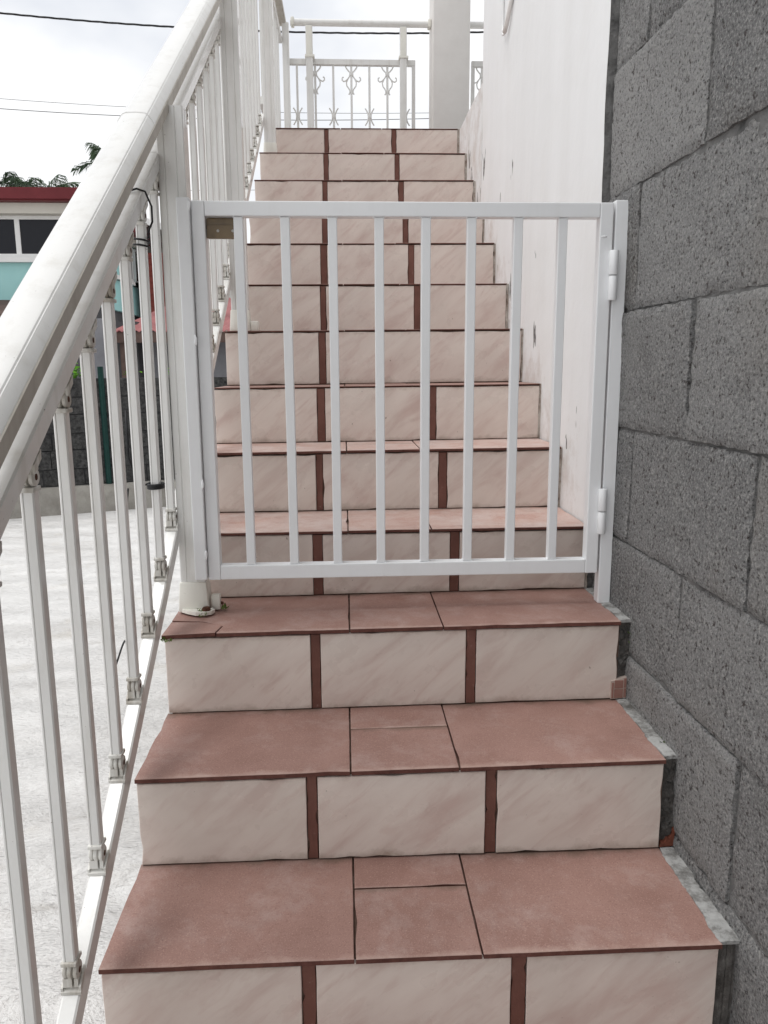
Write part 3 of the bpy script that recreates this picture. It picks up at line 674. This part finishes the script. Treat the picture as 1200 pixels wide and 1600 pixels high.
q.build('lug_block', 'plastic', sr, 40)
post(P3, SZ[11], hanz(LY) - 0.053)
post(CY - 0.02, SZ[12] - 0.002, hanz(LY) - 0.053, w=0.045, x=rx(CY) + 0.038)

# ------------------------------------------------------------------ landing railing with wrought scrolls
lr = empty('landing_railing', (0.05, CY, SZ[12]), 'white railing with wrought scroll panel across the top landing', 'railing')
q = MB(); prof = [(0, math.cos(a) * 0.026, -0.021 + math.sin(a) * 0.021) for a in [2 * math.pi * i / 14 for i in range(14)]]
q.prism(prof, (-0.425, CY, LZ), (PX0 - 0.001, CY, LZ)); tr = q.build('top_rail', 'hand', lr, 40)
for x in (-0.41, PX0 - 0.012):
    q = MB(); q.box(x - 0.011, x + 0.011, CY - 0.031, CY + 0.031, LZ - 0.047, LZ + 0.004, 0.006); q.build('rail_bracket', 'plastic', tr, 40)
for x in (-0.303, 0.3235):
    q = MB(); q.box(x - 0.023, x + 0.023, CY - 0.02, CY + 0.016, SZ[12], LZ - 0.043, 0.003); pp = q.build('post', 'rail', lr)
    q = MB(); q.box(x - 0.019, x + 0.019, CY - 0.023, CY + 0.02, 3.022, LZ - 0.044, 0.002); q.box(x - 0.030, x + 0.034, CY - 0.026, CY + 0.022, 3.004, 3.021, 0.003); q.build('clamp', 'plastic', pp)
GYP = CY + 0.042
def scroll_set(parent, x, ztop):
    q = MB()
    for s in (-1, 1):
        q.tube([(x + s * a, GYP, ztop - c) for a, c in ((0.040, 0.0), (0.034, 0.016), (0.022, 0.030), (0.010, 0.042), (0.008, 0.060), (0.020, 0.078), (0.036, 0.094), (0.052, 0.099), (0.062, 0.090), (0.062, 0.077), (0.053, 0.071))], 0.0052, 6)
        q.tube([(x + s * a, GYP, ztop - c) for a, c in ((0.024, 0.084), (0.034, 0.106), (0.030, 0.128), (0.018, 0.142), (0.010, 0.158), (0.012, 0.172), (0.018, 0.180))], 0.005, 6)
    q.box(x - 0.014, x + 0.014, GYP - 0.010, GYP + 0.010, ztop - 0.064, ztop - 0.042, 0.002)
    return q.build('scroll', 'rail', parent, 40)
def cross_set(parent, x, zc):
    q = MB()
    for s in (-1, 1):
        q.tube([(x + s * a, GYP, zc + c) for a, c in ((0.030, 0.054), (0.018, 0.036), (0.010, 0.016), (0.009, 0.0), (0.010, -0.016), (0.018, -0.036), (0.030, -0.054))], 0.005, 6)
    q.box(x - 0.013, x + 0.013, GYP - 0.009, GYP + 0.009, zc - 0.013, zc + 0.013, 0.002)
    return q.build('cross_scroll', 'rail', parent, 40)
def panel(parent, xs, x0, x1, kinds):
    q = MB(); q.box(x0, x1, GYP - 0.016, GYP + 0.016, 2.976, 3.012, 0.003); q.build('panel_rail', 'rail', parent)
    q = MB(); q.box(x0, x1, GYP - 0.014, GYP + 0.014, 2.30, 2.33, 0.003); q.build('panel_rail', 'rail', parent)
    for x, kd in zip(xs, kinds):
        q = MB(); w_ = 0.0075 if kd != 'e' else 0.012
        q.box(x - w_, x + w_, GYP - w_, GYP + w_, 2.33, 2.977, 0.0015); bar = q.build('panel_bar', 'rail', parent)
        if kd == 's': scroll_set(bar, x, 2.976)
        if kd == 'c': cross_set(bar, x, 2.655)
panel(lr, [-0.391 + 0.122 * i for i in range(7)] + [0.397], -0.44, 0.409, 'cscscsce')
lr2 = empty('balcony_railing', (1.6, CY, SZ[12]), 'white scroll railing glimpsed between the pillar and the white wall', 'railing')
q = MB(); q.prism(prof, (PX1 + 0.001, CY, LZ), (2.6, CY, LZ)); q.build('top_rail', 'hand', lr2, 40)
panel(lr2, [0.803] + [0.865 + 0.122 * i for i in range(14)], 0.791, 2.56, 'e' + 'sc' * 7)
q = MB(); q.box(2.56, 2.606, CY - 0.02, CY + 0.016, 2.204, LZ - 0.043, 0.003); q.build('post', 'rail', lr2)

# ------------------------------------------------------------------ the gate
GY = 0.676
gate = empty('stair_gate', (0.04, GY + 0.015, 0.467), 'new white steel gate with eight upright bars closed across the stairs', 'gate')
GL, GR, GZ0, GZ1 = -0.438, 0.5115, 0.466, 1.332
T = 0.030
def member(name, x0, x1, z0, z1, parent, y0=GY, d=T, bev=0.0022, mat='gate'):
    q = MB(); q.box(x0, x1, y0, y0 + d, z0, z1, bev); return q.build(name, mat, parent)
member('stile', GL, GL + 0.029, GZ0, GZ1, gate); rs = member('stile', GR - 0.0305, GR, GZ0, GZ1, gate)
member('top_rail', GL + 0.0292, GR - 0.0307, GZ1 - 0.0325, GZ1 - 0.0004, gate, GY + 0.0003)
member('bottom_rail', GL + 0.0292, GR - 0.0307, GZ0 + 0.0004, GZ0 + 0.035, gate, GY + 0.0003)
for i, xb in enumerate([-0.336, -0.232, -0.127, -0.022, 0.084, 0.189, 0.294, 0.398]):
    q = MB(); w = 0.0105
    q.box(xb - w, xb + w, GY + 0.0045, GY + 0.0255, GZ0 + 0.0352, GZ1 - 0.0327, 0.0018)
    for sx_ in (-1, 1):
        q.lump((xb + sx_ * w, GY + 0.012, GZ0 + 0.036), 0.003, 0.009, 0.0032, i, 0.4, 2); q.lump((xb + sx_ * w, GY + 0.010, GZ1 - 0.033), 0.0028, 0.008, 0.003, i + 9, 0.4, 2)
    br = q.build('bar', 'gate', gate); br.rotation_euler = (random.uniform(-.002, .002), random.uniform(-.0018, .0018), random.uniform(-.02, .02))
    # weld bead at the foot
q = MB(); q.box(GL + 0.0292, GL + 0.094, GY + 0.020, GY + 0.040, 1.256, 1.2985, 0.0015); lk = q.build('lock_box', 'brass', gate)
q = MB(); q.box(GL + 0.030, GL + 0.0935, GY + 0.014, GY + 0.0195, 1.254, 1.283, 0.001); lp = q.build('lock_plate', 'brass', lk)
for x in (GL + 0.055, GL + 0.088):
    q = MB(); q.lathe((x, GY + 0.014, 1.270), (0, -1, 0), [(0, 0.0032), (0.0012, 0.0030), (0.002, 0.0015)], 10); q.build('rivet', 'steel', lp, 40)
for i, (zc, hx) in enumerate(((1.172, 0.5135), (0.622, 0.5135))):
    h = None
    for s, z0_, z1_ in ((1, zc + 0.001, zc + 0.055), (-1, zc - 0.055, zc - 0.001)):
        q = MB(); rr_ = 0.0105 if s > 0 else 0.0100
        q.lathe((hx, GY - 0.008, z0_), (0, 0, 1), [(0, rr_ * 0.9), (0.002, rr_), (0.052, rr_), (0.054, rr_ * 0.9)], 18)
        q.box(hx - 0.0065, hx + 0.0065, GY - 0.006, GY + 0.002, z0_ + 0.002, z1_ - 0.002)
        if h is None: h = q.build('hinge', 'gate', gate, 40)
        else: q.build('hinge_pin_half', 'gate', h, 40)
q = MB(); q.lump((GR - 0.020, GY - 0.0005, 1.258), 0.007, 0.0015, 0.0022, 2, 0.3); q.build('weld_mark', 'gate', gate, True)

hpst = MB(); hpst.box(0.5165, 0.5475, GY + 0.002, GY + 0.034, 0.3872, 1.338, 0.002)
hp_o = hpst.build('hinge_post', 'gate', None); tag(hp_o, 'white square tube post carrying the gate hinges beside the block wall', 'post')
for z in (0.99, 0.64, 0.585):
    q = MB(); q.box(0.549, XB + 0.001, GY + 0.006, GY + 0.022, z - 0.022, z + 0.022, 0.001); q.build('wall_bracket', 'rubble', hp_o)
jm = MB(); jm.box(-0.468, -0.4395, GY - 0.012, P1 - 0.001, 0.470, 1.336, 0.002)
jm_o = jm.build('gate_jamb', 'gate', None); tag(jm_o, 'white steel strike jamb fixed to the railing post at the gate latch side', 'post')

for zz_ in (0.53, 0.70, 1.03, 1.318):
    q = MB(); q.lump((-0.4392, GY - 0.0122, zz_), 0.0035, 0.0016, 0.011, int(zz_ * 50), 0.5); q.build('weld_bead', 'gate', jm_o, True)

# ------------------------------------------------------------------ wires on the railing and wall, moss
def wire(name, pts, r, label, mat='black', cat='wire', n=7, group=None):
    q = MB(); q.tube(pts, r, n); o = q.build(name, mat, None, True); tag(o, label, cat, group); return o
yb = 0.558; xb = rx(yb); zt_ = midz(0.53)
def loop(cx, cy, cz, rx_, ry_, dz=0.004, turns=1.0, n=16, ph=0.0):
    return [(cx + rx_ * math.cos(ph + 2 * math.pi * turns * i / n), cy + ry_ * math.sin(ph + 2 * math.pi * turns * i / n), cz + dz * i / n) for i in range(n + 1)]
pts = [(xb - 0.012, 0.515, midz(0.515) + 0.003), (xb + 0.006, 0.52, midz(0.52) + 0.006), (xb + 0.020, 0.53, midz(0.53) - 0.004), (xb + 0.028, 0.545, midz(0.53) - 0.030), (xb + 0.026, 0.553, midz(0.53) - 0.058), (xb + 0.017, 0.548, midz(0.53) - 0.080)] + loop(xb, yb, midz(0.53) - 0.086, 0.0155, 0.0175, -0.022, 2.0, 26, 0.2)
wire('tie_wire', pts, 0.0021, 'thin black wire looped over the middle rail near the gate post')
yb2 = 0.558; zc = 0.72
pts = loop(rx(yb2), yb2, zc - 0.010, 0.0165, 0.0185, 0.010, 3.0, 40, 2.6) + [(rx(yb2) - 0.03, yb2 - 0.02, zc - 0.004), (rx(yb2) - 0.05, yb2 - 0.02, zc + 0.06), (rx(yb2) - 0.052, yb2 - 0.01, zc + 0.16)]
wire('tie_wire', pts, 0.003, 'black cable coiled round the baluster halfway up, left of the gate post')
yb3 = 0.30
wire('cable_end', bez((rx(yb3) - 0.012, yb3 + 0.09, 0.735), (rx(yb3) - 0.014, yb3 + 0.08, 0.70), (rx(yb3) - 0.016, yb3 + 0.06, 0.66), (rx(yb3) - 0.012, yb3 + 0.01, 0.60)) , 0.0018, 'thin dark wire hanging between two balusters above the bottom rail', 'black', 'wire')
wire('cable_end', bez((rx(0.30) - 0.012, 0.30, 0.452), (rx(0.27) - 0.01, 0.27, 0.455), (rx(0.25) - 0.012, 0.25, 0.43), (rx(0.2) - 0.012, 0.20, 0.415)), 0.0018, 'short curved end of grey wire poking out behind a baluster', 'black', 'wire')
yy = 2.0
pts = [(XW - 0.006, 1.80, 2.42), (XW - 0.008, 1.90, 2.30), (XW - 0.010, 1.985, 2.225), (XW - 0.011, 2.03, 2.205), (XW - 0.010, 2.065, 2.215), (XW - 0.008, 2.085, 2.26), (XW - 0.006, 2.09, 2.34), (XW - 0.006, 2.09, 2.5)]
q = MB(); q.tube(pts, 0.0042, 7); hk = q.build('hanging_wire', 'wframe', None, True); tag(hk, 'pale looped wire hanging down the white wall near its top', 'wire')
q = MB(); q.tube([(XW - 0.009, 1.91, 2.292), (XW - 0.012, 1.985, 2.224), (XW - 0.013, 2.018, 2.207)], 0.0085, 8); q.build('sleeve', 'pillar', hk, True)

def tufts(name, spots, mat, label, size=0.012, nper=14):
    q = MB(); rnd = random.Random(5)
    for (x, y, z, r_) in spots:
        for i in range(nper):
            a = rnd.uniform(0, 6.28); d = r_ * rnd.random() ** 0.5; c = Vector((x + d * math.cos(a), y + d * math.sin(a), z))
            h = size * rnd.uniform(0.5, 1.2); w = h * 0.35; t = Vector((rnd.uniform(-1, 1), rnd.uniform(-1, 1), rnd.uniform(0.3, 1.2))).normalized() * h
            sdv = Vector((math.cos(a + 1.3), math.sin(a + 1.3), 0.2)) * w
            q.add([c - sdv * 0.3, c + sdv * 0.3, c + t * 0.6 + sdv, c + t, c + t * 0.6 - sdv], [(0, 1, 2, 3, 4)])
    o = q.build(name, mat); tag(o, label, 'moss', None, 'stuff'); return o
xm = x1
tufts('moss', [(xm + 0.018, P1 - 0.022, 0.390, 0.008), (xm + 0.026, P1 - 0.040, 0.385, 0.009), (xm + 0.068, P1 + 0.012, 0.385, 0.008), (-0.512, SY[2] - 0.013, 0.366, 0.012)], 'moss', 'tiny green moss growing round the shoe of the railing post', 0.012)
tufts('wall_moss', [(XB - 0.006, SY[2] - 0.004 + 0.01 * i, SZ[2] - 0.03 - 0.022 * i, 0.007) for i in range(4)] + [(XB - 0.006, 0.33, 0.192, 0.01)], 'moss', 'dark green moss in the gap between the steps and the block wall', 0.010)

# ------------------------------------------------------------------ yard wall behind the railing, green pole, weeds
YW = 7.38
yw = empty('yard_wall', (-2.0, YW + 0.15, GZ), 'dark weathered stone block wall on a pale plinth across the yard', 'wall')
def ywy(x): return YW + 0.42 * (x + 2.75)      # it recedes slightly to the right
WX0, WX1 = -8.0, 2.6
ang = math.atan(0.42); dirv = Vector((math.cos(ang), math.sin(ang), 0)); nrm = Vector((-dirv.y, dirv.x, 0))
def wl(x, d, z): return Vector((x, ywy(x), z)) + nrm * d
def slab(name, x0, x1, d0, d1, z0, z1, mat, parent, jit=0.0):
    v = [wl(x, d, z) for z in (z0, z1) for d in (d0, d1) for x in (x0, x1)]
    v = [p_ + Vector((random.uniform(-jit, jit), random.uniform(-jit, jit), random.uniform(-jit, jit))) for p_ in v]
    q = MB(); q.add(v, [(0, 1, 3, 2), (4, 6, 7, 5), (0, 4, 5, 1), (2, 3, 7, 6), (0, 2, 6, 4), (1, 5, 7, 3)]); return q.build(name, mat, parent)
slab('plinth', WX0, WX1, -0.06, 0.30, GZ - 0.05, -0.262, 'plinth', yw)
slab('wall_core', WX0, WX1, 0.018, 0.26, -0.262, 0.868, 'darkwall', yw)
z = -0.258; row = 0
while z < 0.85:
    h = 0.180 + 0.02 * (row % 2); x = -5.0 - (0.2 if row % 2 else 0)
    while x < 0.4:
        w = random.choice((0.38, 0.40, 0.36, 0.22))
        d = random.uniform(-0.012, 0.006)
        slab('block', x + 0.006, x + w - 0.006, d, 0.03, z + 0.006, min(z + h, 0.882) - 0.006, 'stone', yw, 0.004); x += w
    z += h; row += 1
q = MB(); q.tube([(-2.69, ywy(-2.69) - 0.02, -0.264), (-2.70, ywy(-2.69) - 0.02, 1.0)], 0.030, 10)
po = q.build('green_pole', 'greenpole', None, 40); tag(po, 'thin dark green pole standing against the stone yard wall', 'pole')
def leafy(name, cx, cy, cz, rx_, ry_, rz_, n_, size, mat, label, cat, seed, group=None, stem=True):
    rnd = random.Random(seed); q = MB()
    for i in range(n_):
        d = Vector((rnd.gauss(0, 1), rnd.gauss(0, 1), rnd.gauss(0, 1))).normalized() * rnd.random() ** 0.45
        k = 1 + 0.35 * mnoise.noise(d * 2 + Vector((seed, 0, 0)))
        c = Vector((cx + d.x * rx_ * k, cy + d.y * ry_ * k, cz + d.z * rz_ * k))
        u = Vector((rnd.gauss(0, 1), rnd.gauss(0, 1), rnd.gauss(0, .5))).normalized() * size * rnd.uniform(.6, 1.2); w = u.cross(Vector((rnd.gauss(0, 1), rnd.gauss(0, 1), rnd.gauss(0, 1)))).normalized() * size * 0.35
        q.add([c - u, c + w, c + u, c - w], [(0, 1, 2, 3)])
    return q
def weed(x, hgt, n_, size, label, seed):
    zt_ = 0.868; y = ywy(x) + 0.12
    e = empty('weed', (x, y, zt_), label, 'weed', None)
    q = MB(); q.tube([(x, y, zt_), (x + 0.02, y, zt_ + hgt * 0.8)], [0.006, 0.003], 5); q.build('stem', 'leaf', e)
    q = leafy('w', x, y - 0.02, zt_ + hgt * 0.6, 0.11, 0.08, hgt * 0.5, n_, size, 'sprout', '', '', seed); q.build('leaves', 'sprout', e)
weed(-2.97, 0.16, 70, 0.035, 'bright green weed sprouting from the top of the yard wall', 3)
weed(-2.42, 0.10, 30, 0.025, 'small weed on the yard wall right of the green pole', 4)
weed(-2.05, 0.12, 30, 0.025, 'small weed on the yard wall near the gate post', 6)

# ------------------------------------------------------------------ turquoise house
HX1, HY0, HY1 = -5.55, 16.0, 23.0
hs = empty('turquoise_house', (-9, 19.5, GZ), 'turquoise house with red fascia and dark sliding windows beyond the yard', 'house')
q = MB(); q.box(-14, HX1, HY0, HY1, 2.38, 4.09); wl_ = q.build('upper_wall', 'turq', hs)
q = MB(); q.box(-13.9, HX1 - 0.1, HY0 + 0.1, HY1 - 0.1, GZ, 2.376); q.build('lower_wall', 'darkwall', hs)
q = MB(); q.box(-14.5, HX1 + 0.35, HY0 - 0.5, HY1 + 0.4, 4.30, 4.52); rf = q.build('roof', 'redf', hs)
q = MB(); q.box(-14.4, HX1 + 0.14, HY0 - 0.3, HY1 + 0.2, 4.092, 4.296); q.build('soffit', 'soffit', rf)
q = MB(); q.box(-14.6, HX1 + 0.40, HY0 - 0.56, HY0 - 0.50, 4.325, 4.54); q.build('fascia_board', 'redf', rf)
q = MB(); q.box(HX1 + 0.10, HX1 + 0.36, HY0 - 0.46, HY0 - 0.2, 4.02, 4.30); q.build('gutter_end', 'redf', rf)
def win_front(x0, x1, z0, z1):
    f = 0.07
    q = MB()
    for a in ((x0, x1, z0, z0 + f), (x0, x1, z1 - f, z1), (x0, x0 + f, z0 + f, z1 - f), (x1 - f, x1, z0 + f, z1 - f)): q.box(a[0], a[1], HY0 - 0.06, HY0 - 0.003, a[2], a[3])
    w = q.build('window', 'wframe', hs)
    nP = 2; xm_ = (x0 + x1) / 2
    q = MB(); q.box(xm_ - 0.05, xm_ + 0.05, HY0 - 0.055, HY0 - 0.004, z0 + f, z1 - f); q.build('mullion', 'wframe', w)
    for a, b2 in ((x0 + f, xm_ - 0.05), (xm_ + 0.05, x1 - f)):
        q = MB(); q.box(a, b2, HY0 - 0.03, HY0 - 0.005, z0 + f, z1 - f); q.build('pane', 'glass', w)
    q = MB(); q.box(x0 - 0.05, x1 + 0.05, HY0 - 0.12, HY0 - 0.002, z0 - 0.10, z0 - 0.002); q.build('sill', 'wframe', w)
win_front(-7.95, -5.62, 3.27, 4.09); win_front(-10.6, -8.2, 3.27, 4.09)
for y0_, y1_ in ((16.6, 18.4), (18.8, 20.0), (20.2, 21.6)):
    q = MB(); f = 0.06; X = HX1
    for a in ((y0_, y1_, 3.2, 3.2 + f), (y0_, y1_, 4.0, 4.06), (y0_, y0_ + f, 3.26, 4.0), (y1_ - f, y1_, 3.26, 4.0), ((y0_ + y1_) / 2 - .03, (y0_ + y1_) / 2 + .03, 3.26, 4.0)): q.box(X + 0.003, X + 0.05, a[0], a[1], a[2], a[3])
    w = q.build('window', 'wframe', hs); q = MB(); q.box(X + 0.004, X + 0.02, y0_ + f, y1_ - f, 3.26, 4.0); q.build('pane', 'glass', w)
    q = MB(); q.box(X + 0.003, X + 0.10, y0_ - 0.3, y1_ + 0.3, 3.10, 3.196); q.build('sill', 'wframe', w)
q = MB(); q.add([(-14, HY0 - 0.003, 2.42), (HX1 + 0.1, HY0 - 0.003, 2.42), (HX1 + 0.3, HY0 - 1.2, 2.05), (-14, HY0 - 1.2, 2.05), (-14, HY0 - 0.003, 2.36), (HX1 + 0.1, HY0 - 0.003, 2.36), (HX1 + 0.3, HY0 - 1.2, 1.97), (-14, HY0 - 1.2, 1.97)],
      [(0, 1, 2, 3), (4, 7, 6, 5), (0, 4, 5, 1), (1, 5, 6, 2), (2, 6, 7, 3), (3, 7, 4, 0)]); q.build('awning', 'tinb', hs)

# ------------------------------------------------------------------ red tin lean-to, its shed, the far red and white house
sh = empty('tin_roof_shed', (-2.4, 12.6, GZ), 'low grey shed with a red corrugated tin roof behind the yard wall', 'shed')
q = MB(); q.box(-3.5, 0.8, 12.45, 14.4, GZ, 1.50); q.build('back_wall', 'greywall', sh)
q = MB(); q.box(-4.7, -3.52, 12.2, 14.0, GZ, 1.75); q.build('side_room', 'darkwall', sh)
q = MB()
def tinroof(x0, x1, y0_, z0_, y1_, z1_, xt0, pitch=0.09):
    n_ = int((x1 - x0) / pitch) * 4; vv = []; 
    for i in range(n_ + 1):
        t = i / n_; x = x0 + (x1 - x0) * t; xt = xt0 + (x1 - xt0) * t; h = 0.014 * math.cos(i * math.pi / 2)
        vv += [(x, y0_, z0_ + h), (xt, y1_, z1_ + h), (x, y0_, z0_ + h - 0.01), (xt, y1_, z1_ + h - 0.01)]
    ff = []
    for i in range(n_):
        a, c = i * 4, i * 4 + 4
        ff += [(a, c, c + 1, a + 1), (a + 2, a + 3, c + 3, c + 2), (a, a + 2, c + 2, c)]
    q.add(vv, ff)
tinroof(-3.82, 0.9, 11.9, 1.585, 13.9, 2.27, -3.05); tro = q.build('tin_roof', 'tin', sh)
q = MB(); q.box(-3.82, 0.9, 11.93, 11.99, 1.40, 1.566); q.build('fascia_board', 'tinb', tro)
q = MB(); q.add([(-3.83, 11.9, 1.59), (-3.83, 13.9, 1.59), (-3.06, 13.9, 2.27), (-3.83, 11.9, 1.56), (-3.83, 13.9, 1.56), (-3.06, 13.9, 2.24)], [(0, 1, 2), (3, 5, 4), (0, 3, 4, 1), (1, 4, 5, 2), (2, 5, 3, 0)]); q.build('hip_sheet', 'tin', tro)
for x in (-3.72, -2.9, -1.6, -0.3, 0.7):
    q = MB(); q.box(x - 0.04, x + 0.04, 12.0, 12.08, GZ, 1.44); q.build('roof_post', 'tinb', sh)
q = MB(); q.box(-4.15, -3.75, 11.4, 11.5, 0.75, 1.75, 0.01); tp = q.build('grey_tarp', 'greywall', sh)

h2 = empty('red_gable_house', (-4.2, 21, GZ), 'red clad house with a white gable edge seen between the balusters', 'house')
q = MB(); q.box(-5.15, -4.2, 20.0, 24, GZ, 3.9); q.build('red_wall', 'redwall', h2)
for i in range(9):
    q = MB(); q.box(-5.16, -4.19, 19.97, 19.998, 2.6 + 0.15 * i, 2.73 + 0.15 * i); q.build('clapboard', 'redwall', h2)
q = MB(); q.box(-4.198, -2.4, 20.1, 24, GZ, 3.45); q.build('pale_wall', 'palew', h2)
q = MB(); q.box(-4.0, -3.55, 20.06, 20.098, 1.8, 2.9); q.build('red_door', 'redwall', h2)
q = MB()
for (xa, za, xb_, zb_) in ((-5.9, 5.0, -2.2, 3.75),):
    q.add([(xa, 19.6, za), (xb_, 19.6, zb_), (xb_, 24, zb_), (xa, 24, za), (xa, 19.6, za - 0.09), (xb_, 19.6, zb_ - 0.09), (xb_, 24, zb_ - 0.09), (xa, 24, za - 0.09)], [(0, 1, 2, 3), (4, 7, 6, 5), (0, 4, 5, 1), (1, 5, 6, 2), (2, 6, 7, 3), (3, 7, 4, 0)])
r2 = q.build('roof', 'tinb', h2)
q = MB(); q.add([(-5.92, 19.5, 5.02), (-2.18, 19.5, 3.76), (-2.18, 19.59, 3.76), (-5.92, 19.59, 5.02), (-5.92, 19.5, 4.86), (-2.18, 19.5, 3.60), (-2.18, 19.59, 3.60), (-5.92, 19.59, 4.86)], [(0, 1, 2, 3), (4, 7, 6, 5), (0, 4, 5, 1), (1, 5, 6, 2), (2, 6, 7, 3), (3, 7, 4, 0)]); q.build('verge_board', 'wframe', r2)

# ------------------------------------------------------------------ tree and palms
tr_ = empty('broadleaf_tree', (-5.4, 28, GZ), 'dark green bushy tree behind the red gable house', 'tree')
q = MB(); q.tube([(-5.4, 28, GZ), (-5.3, 28, 2.0), (-5.5, 28.1, 4.2)], [0.22, 0.17, 0.08], 8)
for a in range(5): q.tube([(-5.35, 28, 2.4 + 0.3 * a), (-5.35 + 1.2 * math.cos(a * 2.1), 28 + 1.2 * math.sin(a * 2.1), 3.6 + 0.4 * a)], [0.08, 0.03], 6)
q.build('trunk', 'bark', tr_)
q = MB()
for i in range(9):
    a = i * 2.4; rr_ = 0.9 + 0.4 * (i % 3)
    k = leafy('c', -5.4 + rr_ * math.cos(a), 28 + rr_ * math.sin(a), 4.1 + 0.35 * (i % 4), 0.95, 0.95, 0.75, 420, 0.13, 'leaf', '', '', 20 + i); q.add(k.v, k.f)
q.build('crown', 'leaf', tr_)
def palm(x, y, ztop, label, seed, az, rad):
    rnd = random.Random(seed)
    e = empty('palm_tree', (x, y, GZ), label, 'palm', 'palms behind the turquoise house')
    q = MB(); hgt = ztop - GZ
    q.tube([(x + 0.15 * math.sin(i / 8 * 2), y, GZ + hgt * i / 8) for i in range(9)], [0.17 - 0.008 * i for i in range(9)], 9); q.build('trunk', 'bark', e, True)
    for (a, el, L) in az:
        q = MB(); a += rnd.uniform(-.08, .08); d = Vector((math.cos(a), math.sin(a), 0)); pts = []
        for i in range(15):
            t = i / 14; pts.append(Vector((x, y, ztop)) + d * (L * t * math.cos(el) * (1 - 0.12 * t)) + Vector((0, 0, L * (t * math.sin(el) - 0.55 * t * t * max(0.35, math.cos(el))))))
        q.tube(pts, [0.022 - 0.0012 * i for i in range(15)], 5)
        sdv = d.cross(Vector((0, 0, 1)))
        for i in range(2, 15):
            for s in (-1, 1):
                for m_ in range(4):
                    t = i / 14; p_ = pts[i] - (pts[i] - pts[i - 1]) * 0.25 * m_
                    ll = rad * (0.55 + 0.5 * math.sin(math.pi * min(1, t * 1.05))) * rnd.uniform(.7, 1.15)
                    dr = (sdv * s * rnd.uniform(.35, .7) + d * 0.55 + Vector((0, 0, -0.25 + rnd.uniform(-.2, .2)))).normalized()
                    mid_ = p_ + dr * ll * 0.55; tip = mid_ + (dr * 0.6 + Vector((0, 0, -0.8))).normalized() * ll * 0.5
                    w = Vector((rnd.gauss(0, 1), rnd.gauss(0, 1), rnd.gauss(0, 1))).normalized() * 0.013
                    q.add([p_ - w * .6, p_ + w * .6, mid_ + w, tip, mid_ - w], [(0, 1, 2, 3, 4)])
        q.build('frond', 'frond', e)
palm(-9.9, 26.0, 6.3, 'palm tree with fronds peeping over the red fascia', 1, [(0.3, 0.85, 1.9), (1.0, 0.9, 1.8), (2.2, 0.9, 2.0), (3.1, 0.7, 1.9), (4.0, 0.9, 1.6), (5.0, 0.8, 1.7), (5.7, 0.9, 1.8), (2.7, 0.95, 1.8)], 0.7)
palm(-7.75, 27.5, 7.75, 'taller palm tree partly hidden behind the white handrail', 2, [(0.2, 0.8, 1.7), (1.2, 1.0, 1.5), (2.6, 0.85, 1.6), (3.3, 0.45, 1.7), (2.9, 0.95, 1.8), (4.3, 0.8, 1.5), (5.3, 0.7, 1.6)], 0.6)
palm(-11.3, 26.0, 6.35, 'leftmost palm tree whose fronds lean over the red roof', 3, [(0.2, 0.8, 1.9), (1.0, 1.0, 1.7), (2.2, 0.9, 2.0), (3.1, 0.7, 1.9), (4.0, 0.9, 1.6), (5.6, 0.9, 1.8)], 0.7)

# ------------------------------------------------------------------ overhead cables
def px(x, y, Y):
    v = cr * ((x - 600) / 1206.885) + cdn * ((y - 800) / 1206.885) + cf
    return CP + v * ((Y - CP.y) / v.y)
def cable(pts, Y, r, label, twist=False):
    P = [px(x, y, Y) for x, y in pts]
    xs = [p_.x for p_ in P]; A = []
    import bisect
    # quadratic through the sampled heights, carried on past both ends
    n_ = len(P); sx = [sum(p_.x ** k for p_ in P) for k in range(5)]; sz = [sum(p_.z * p_.x ** k for p_ in P) for k in range(3)]
    Mx = Matrix(((sx[0], sx[1], sx[2]), (sx[1], sx[2], sx[3]), (sx[2], sx[3], sx[4]))); co = Mx.inverted() @ Vector(sz)
    f = lambda x: co[0] + co[1] * x + co[2] * x * x
    x0, x1_ = xs[0] - 6, xs[-1] + 6; q = MB(); m_ = 160
    if twist:
        for ph in (0, 2.09, 4.19): q.tube([(x0 + (x1_ - x0) * i / m_, Y + r * .8 * math.cos(i * .9 + ph), f(x0 + (x1_ - x0) * i / m_) + r * .8 * math.sin(i * .9 + ph)) for i in range(m_ + 1)], r * .8, 5)
    else: q.tube([(x0 + (x1_ - x0) * i / m_, Y, f(x0 + (x1_ - x0) * i / m_)) for i in range(m_ + 1)], r, 5)
    o = q.build('overhead_cable', 'black', None, True); tag(o, label, 'cable', 'overhead cables crossing the sky'); return o
cable([(0, 20), (140, 33), (280, 43), (382, 48), (560, 51), (670, 51), (750, 51)], 14.0, 0.0115, 'thick twisted dark overhead cable, topmost across the sky', True)
cable([(0, 155), (100, 160), (205, 167), (455, 177), (670, 176)], 22.0, 0.006, 'thin overhead wire, upper of the close pair left of the handrail')
cable([(0, 170), (100, 176), (200, 181), (340, 186), (455, 188), (670, 185)], 22.0, 0.009, 'thin overhead wire, lower of the close pair left of the handrail')
cable([(0, 260), (50, 266), (105, 273), (150, 277)], 24.0, 0.006, 'faint thin wire just above the palm fronds on the left')
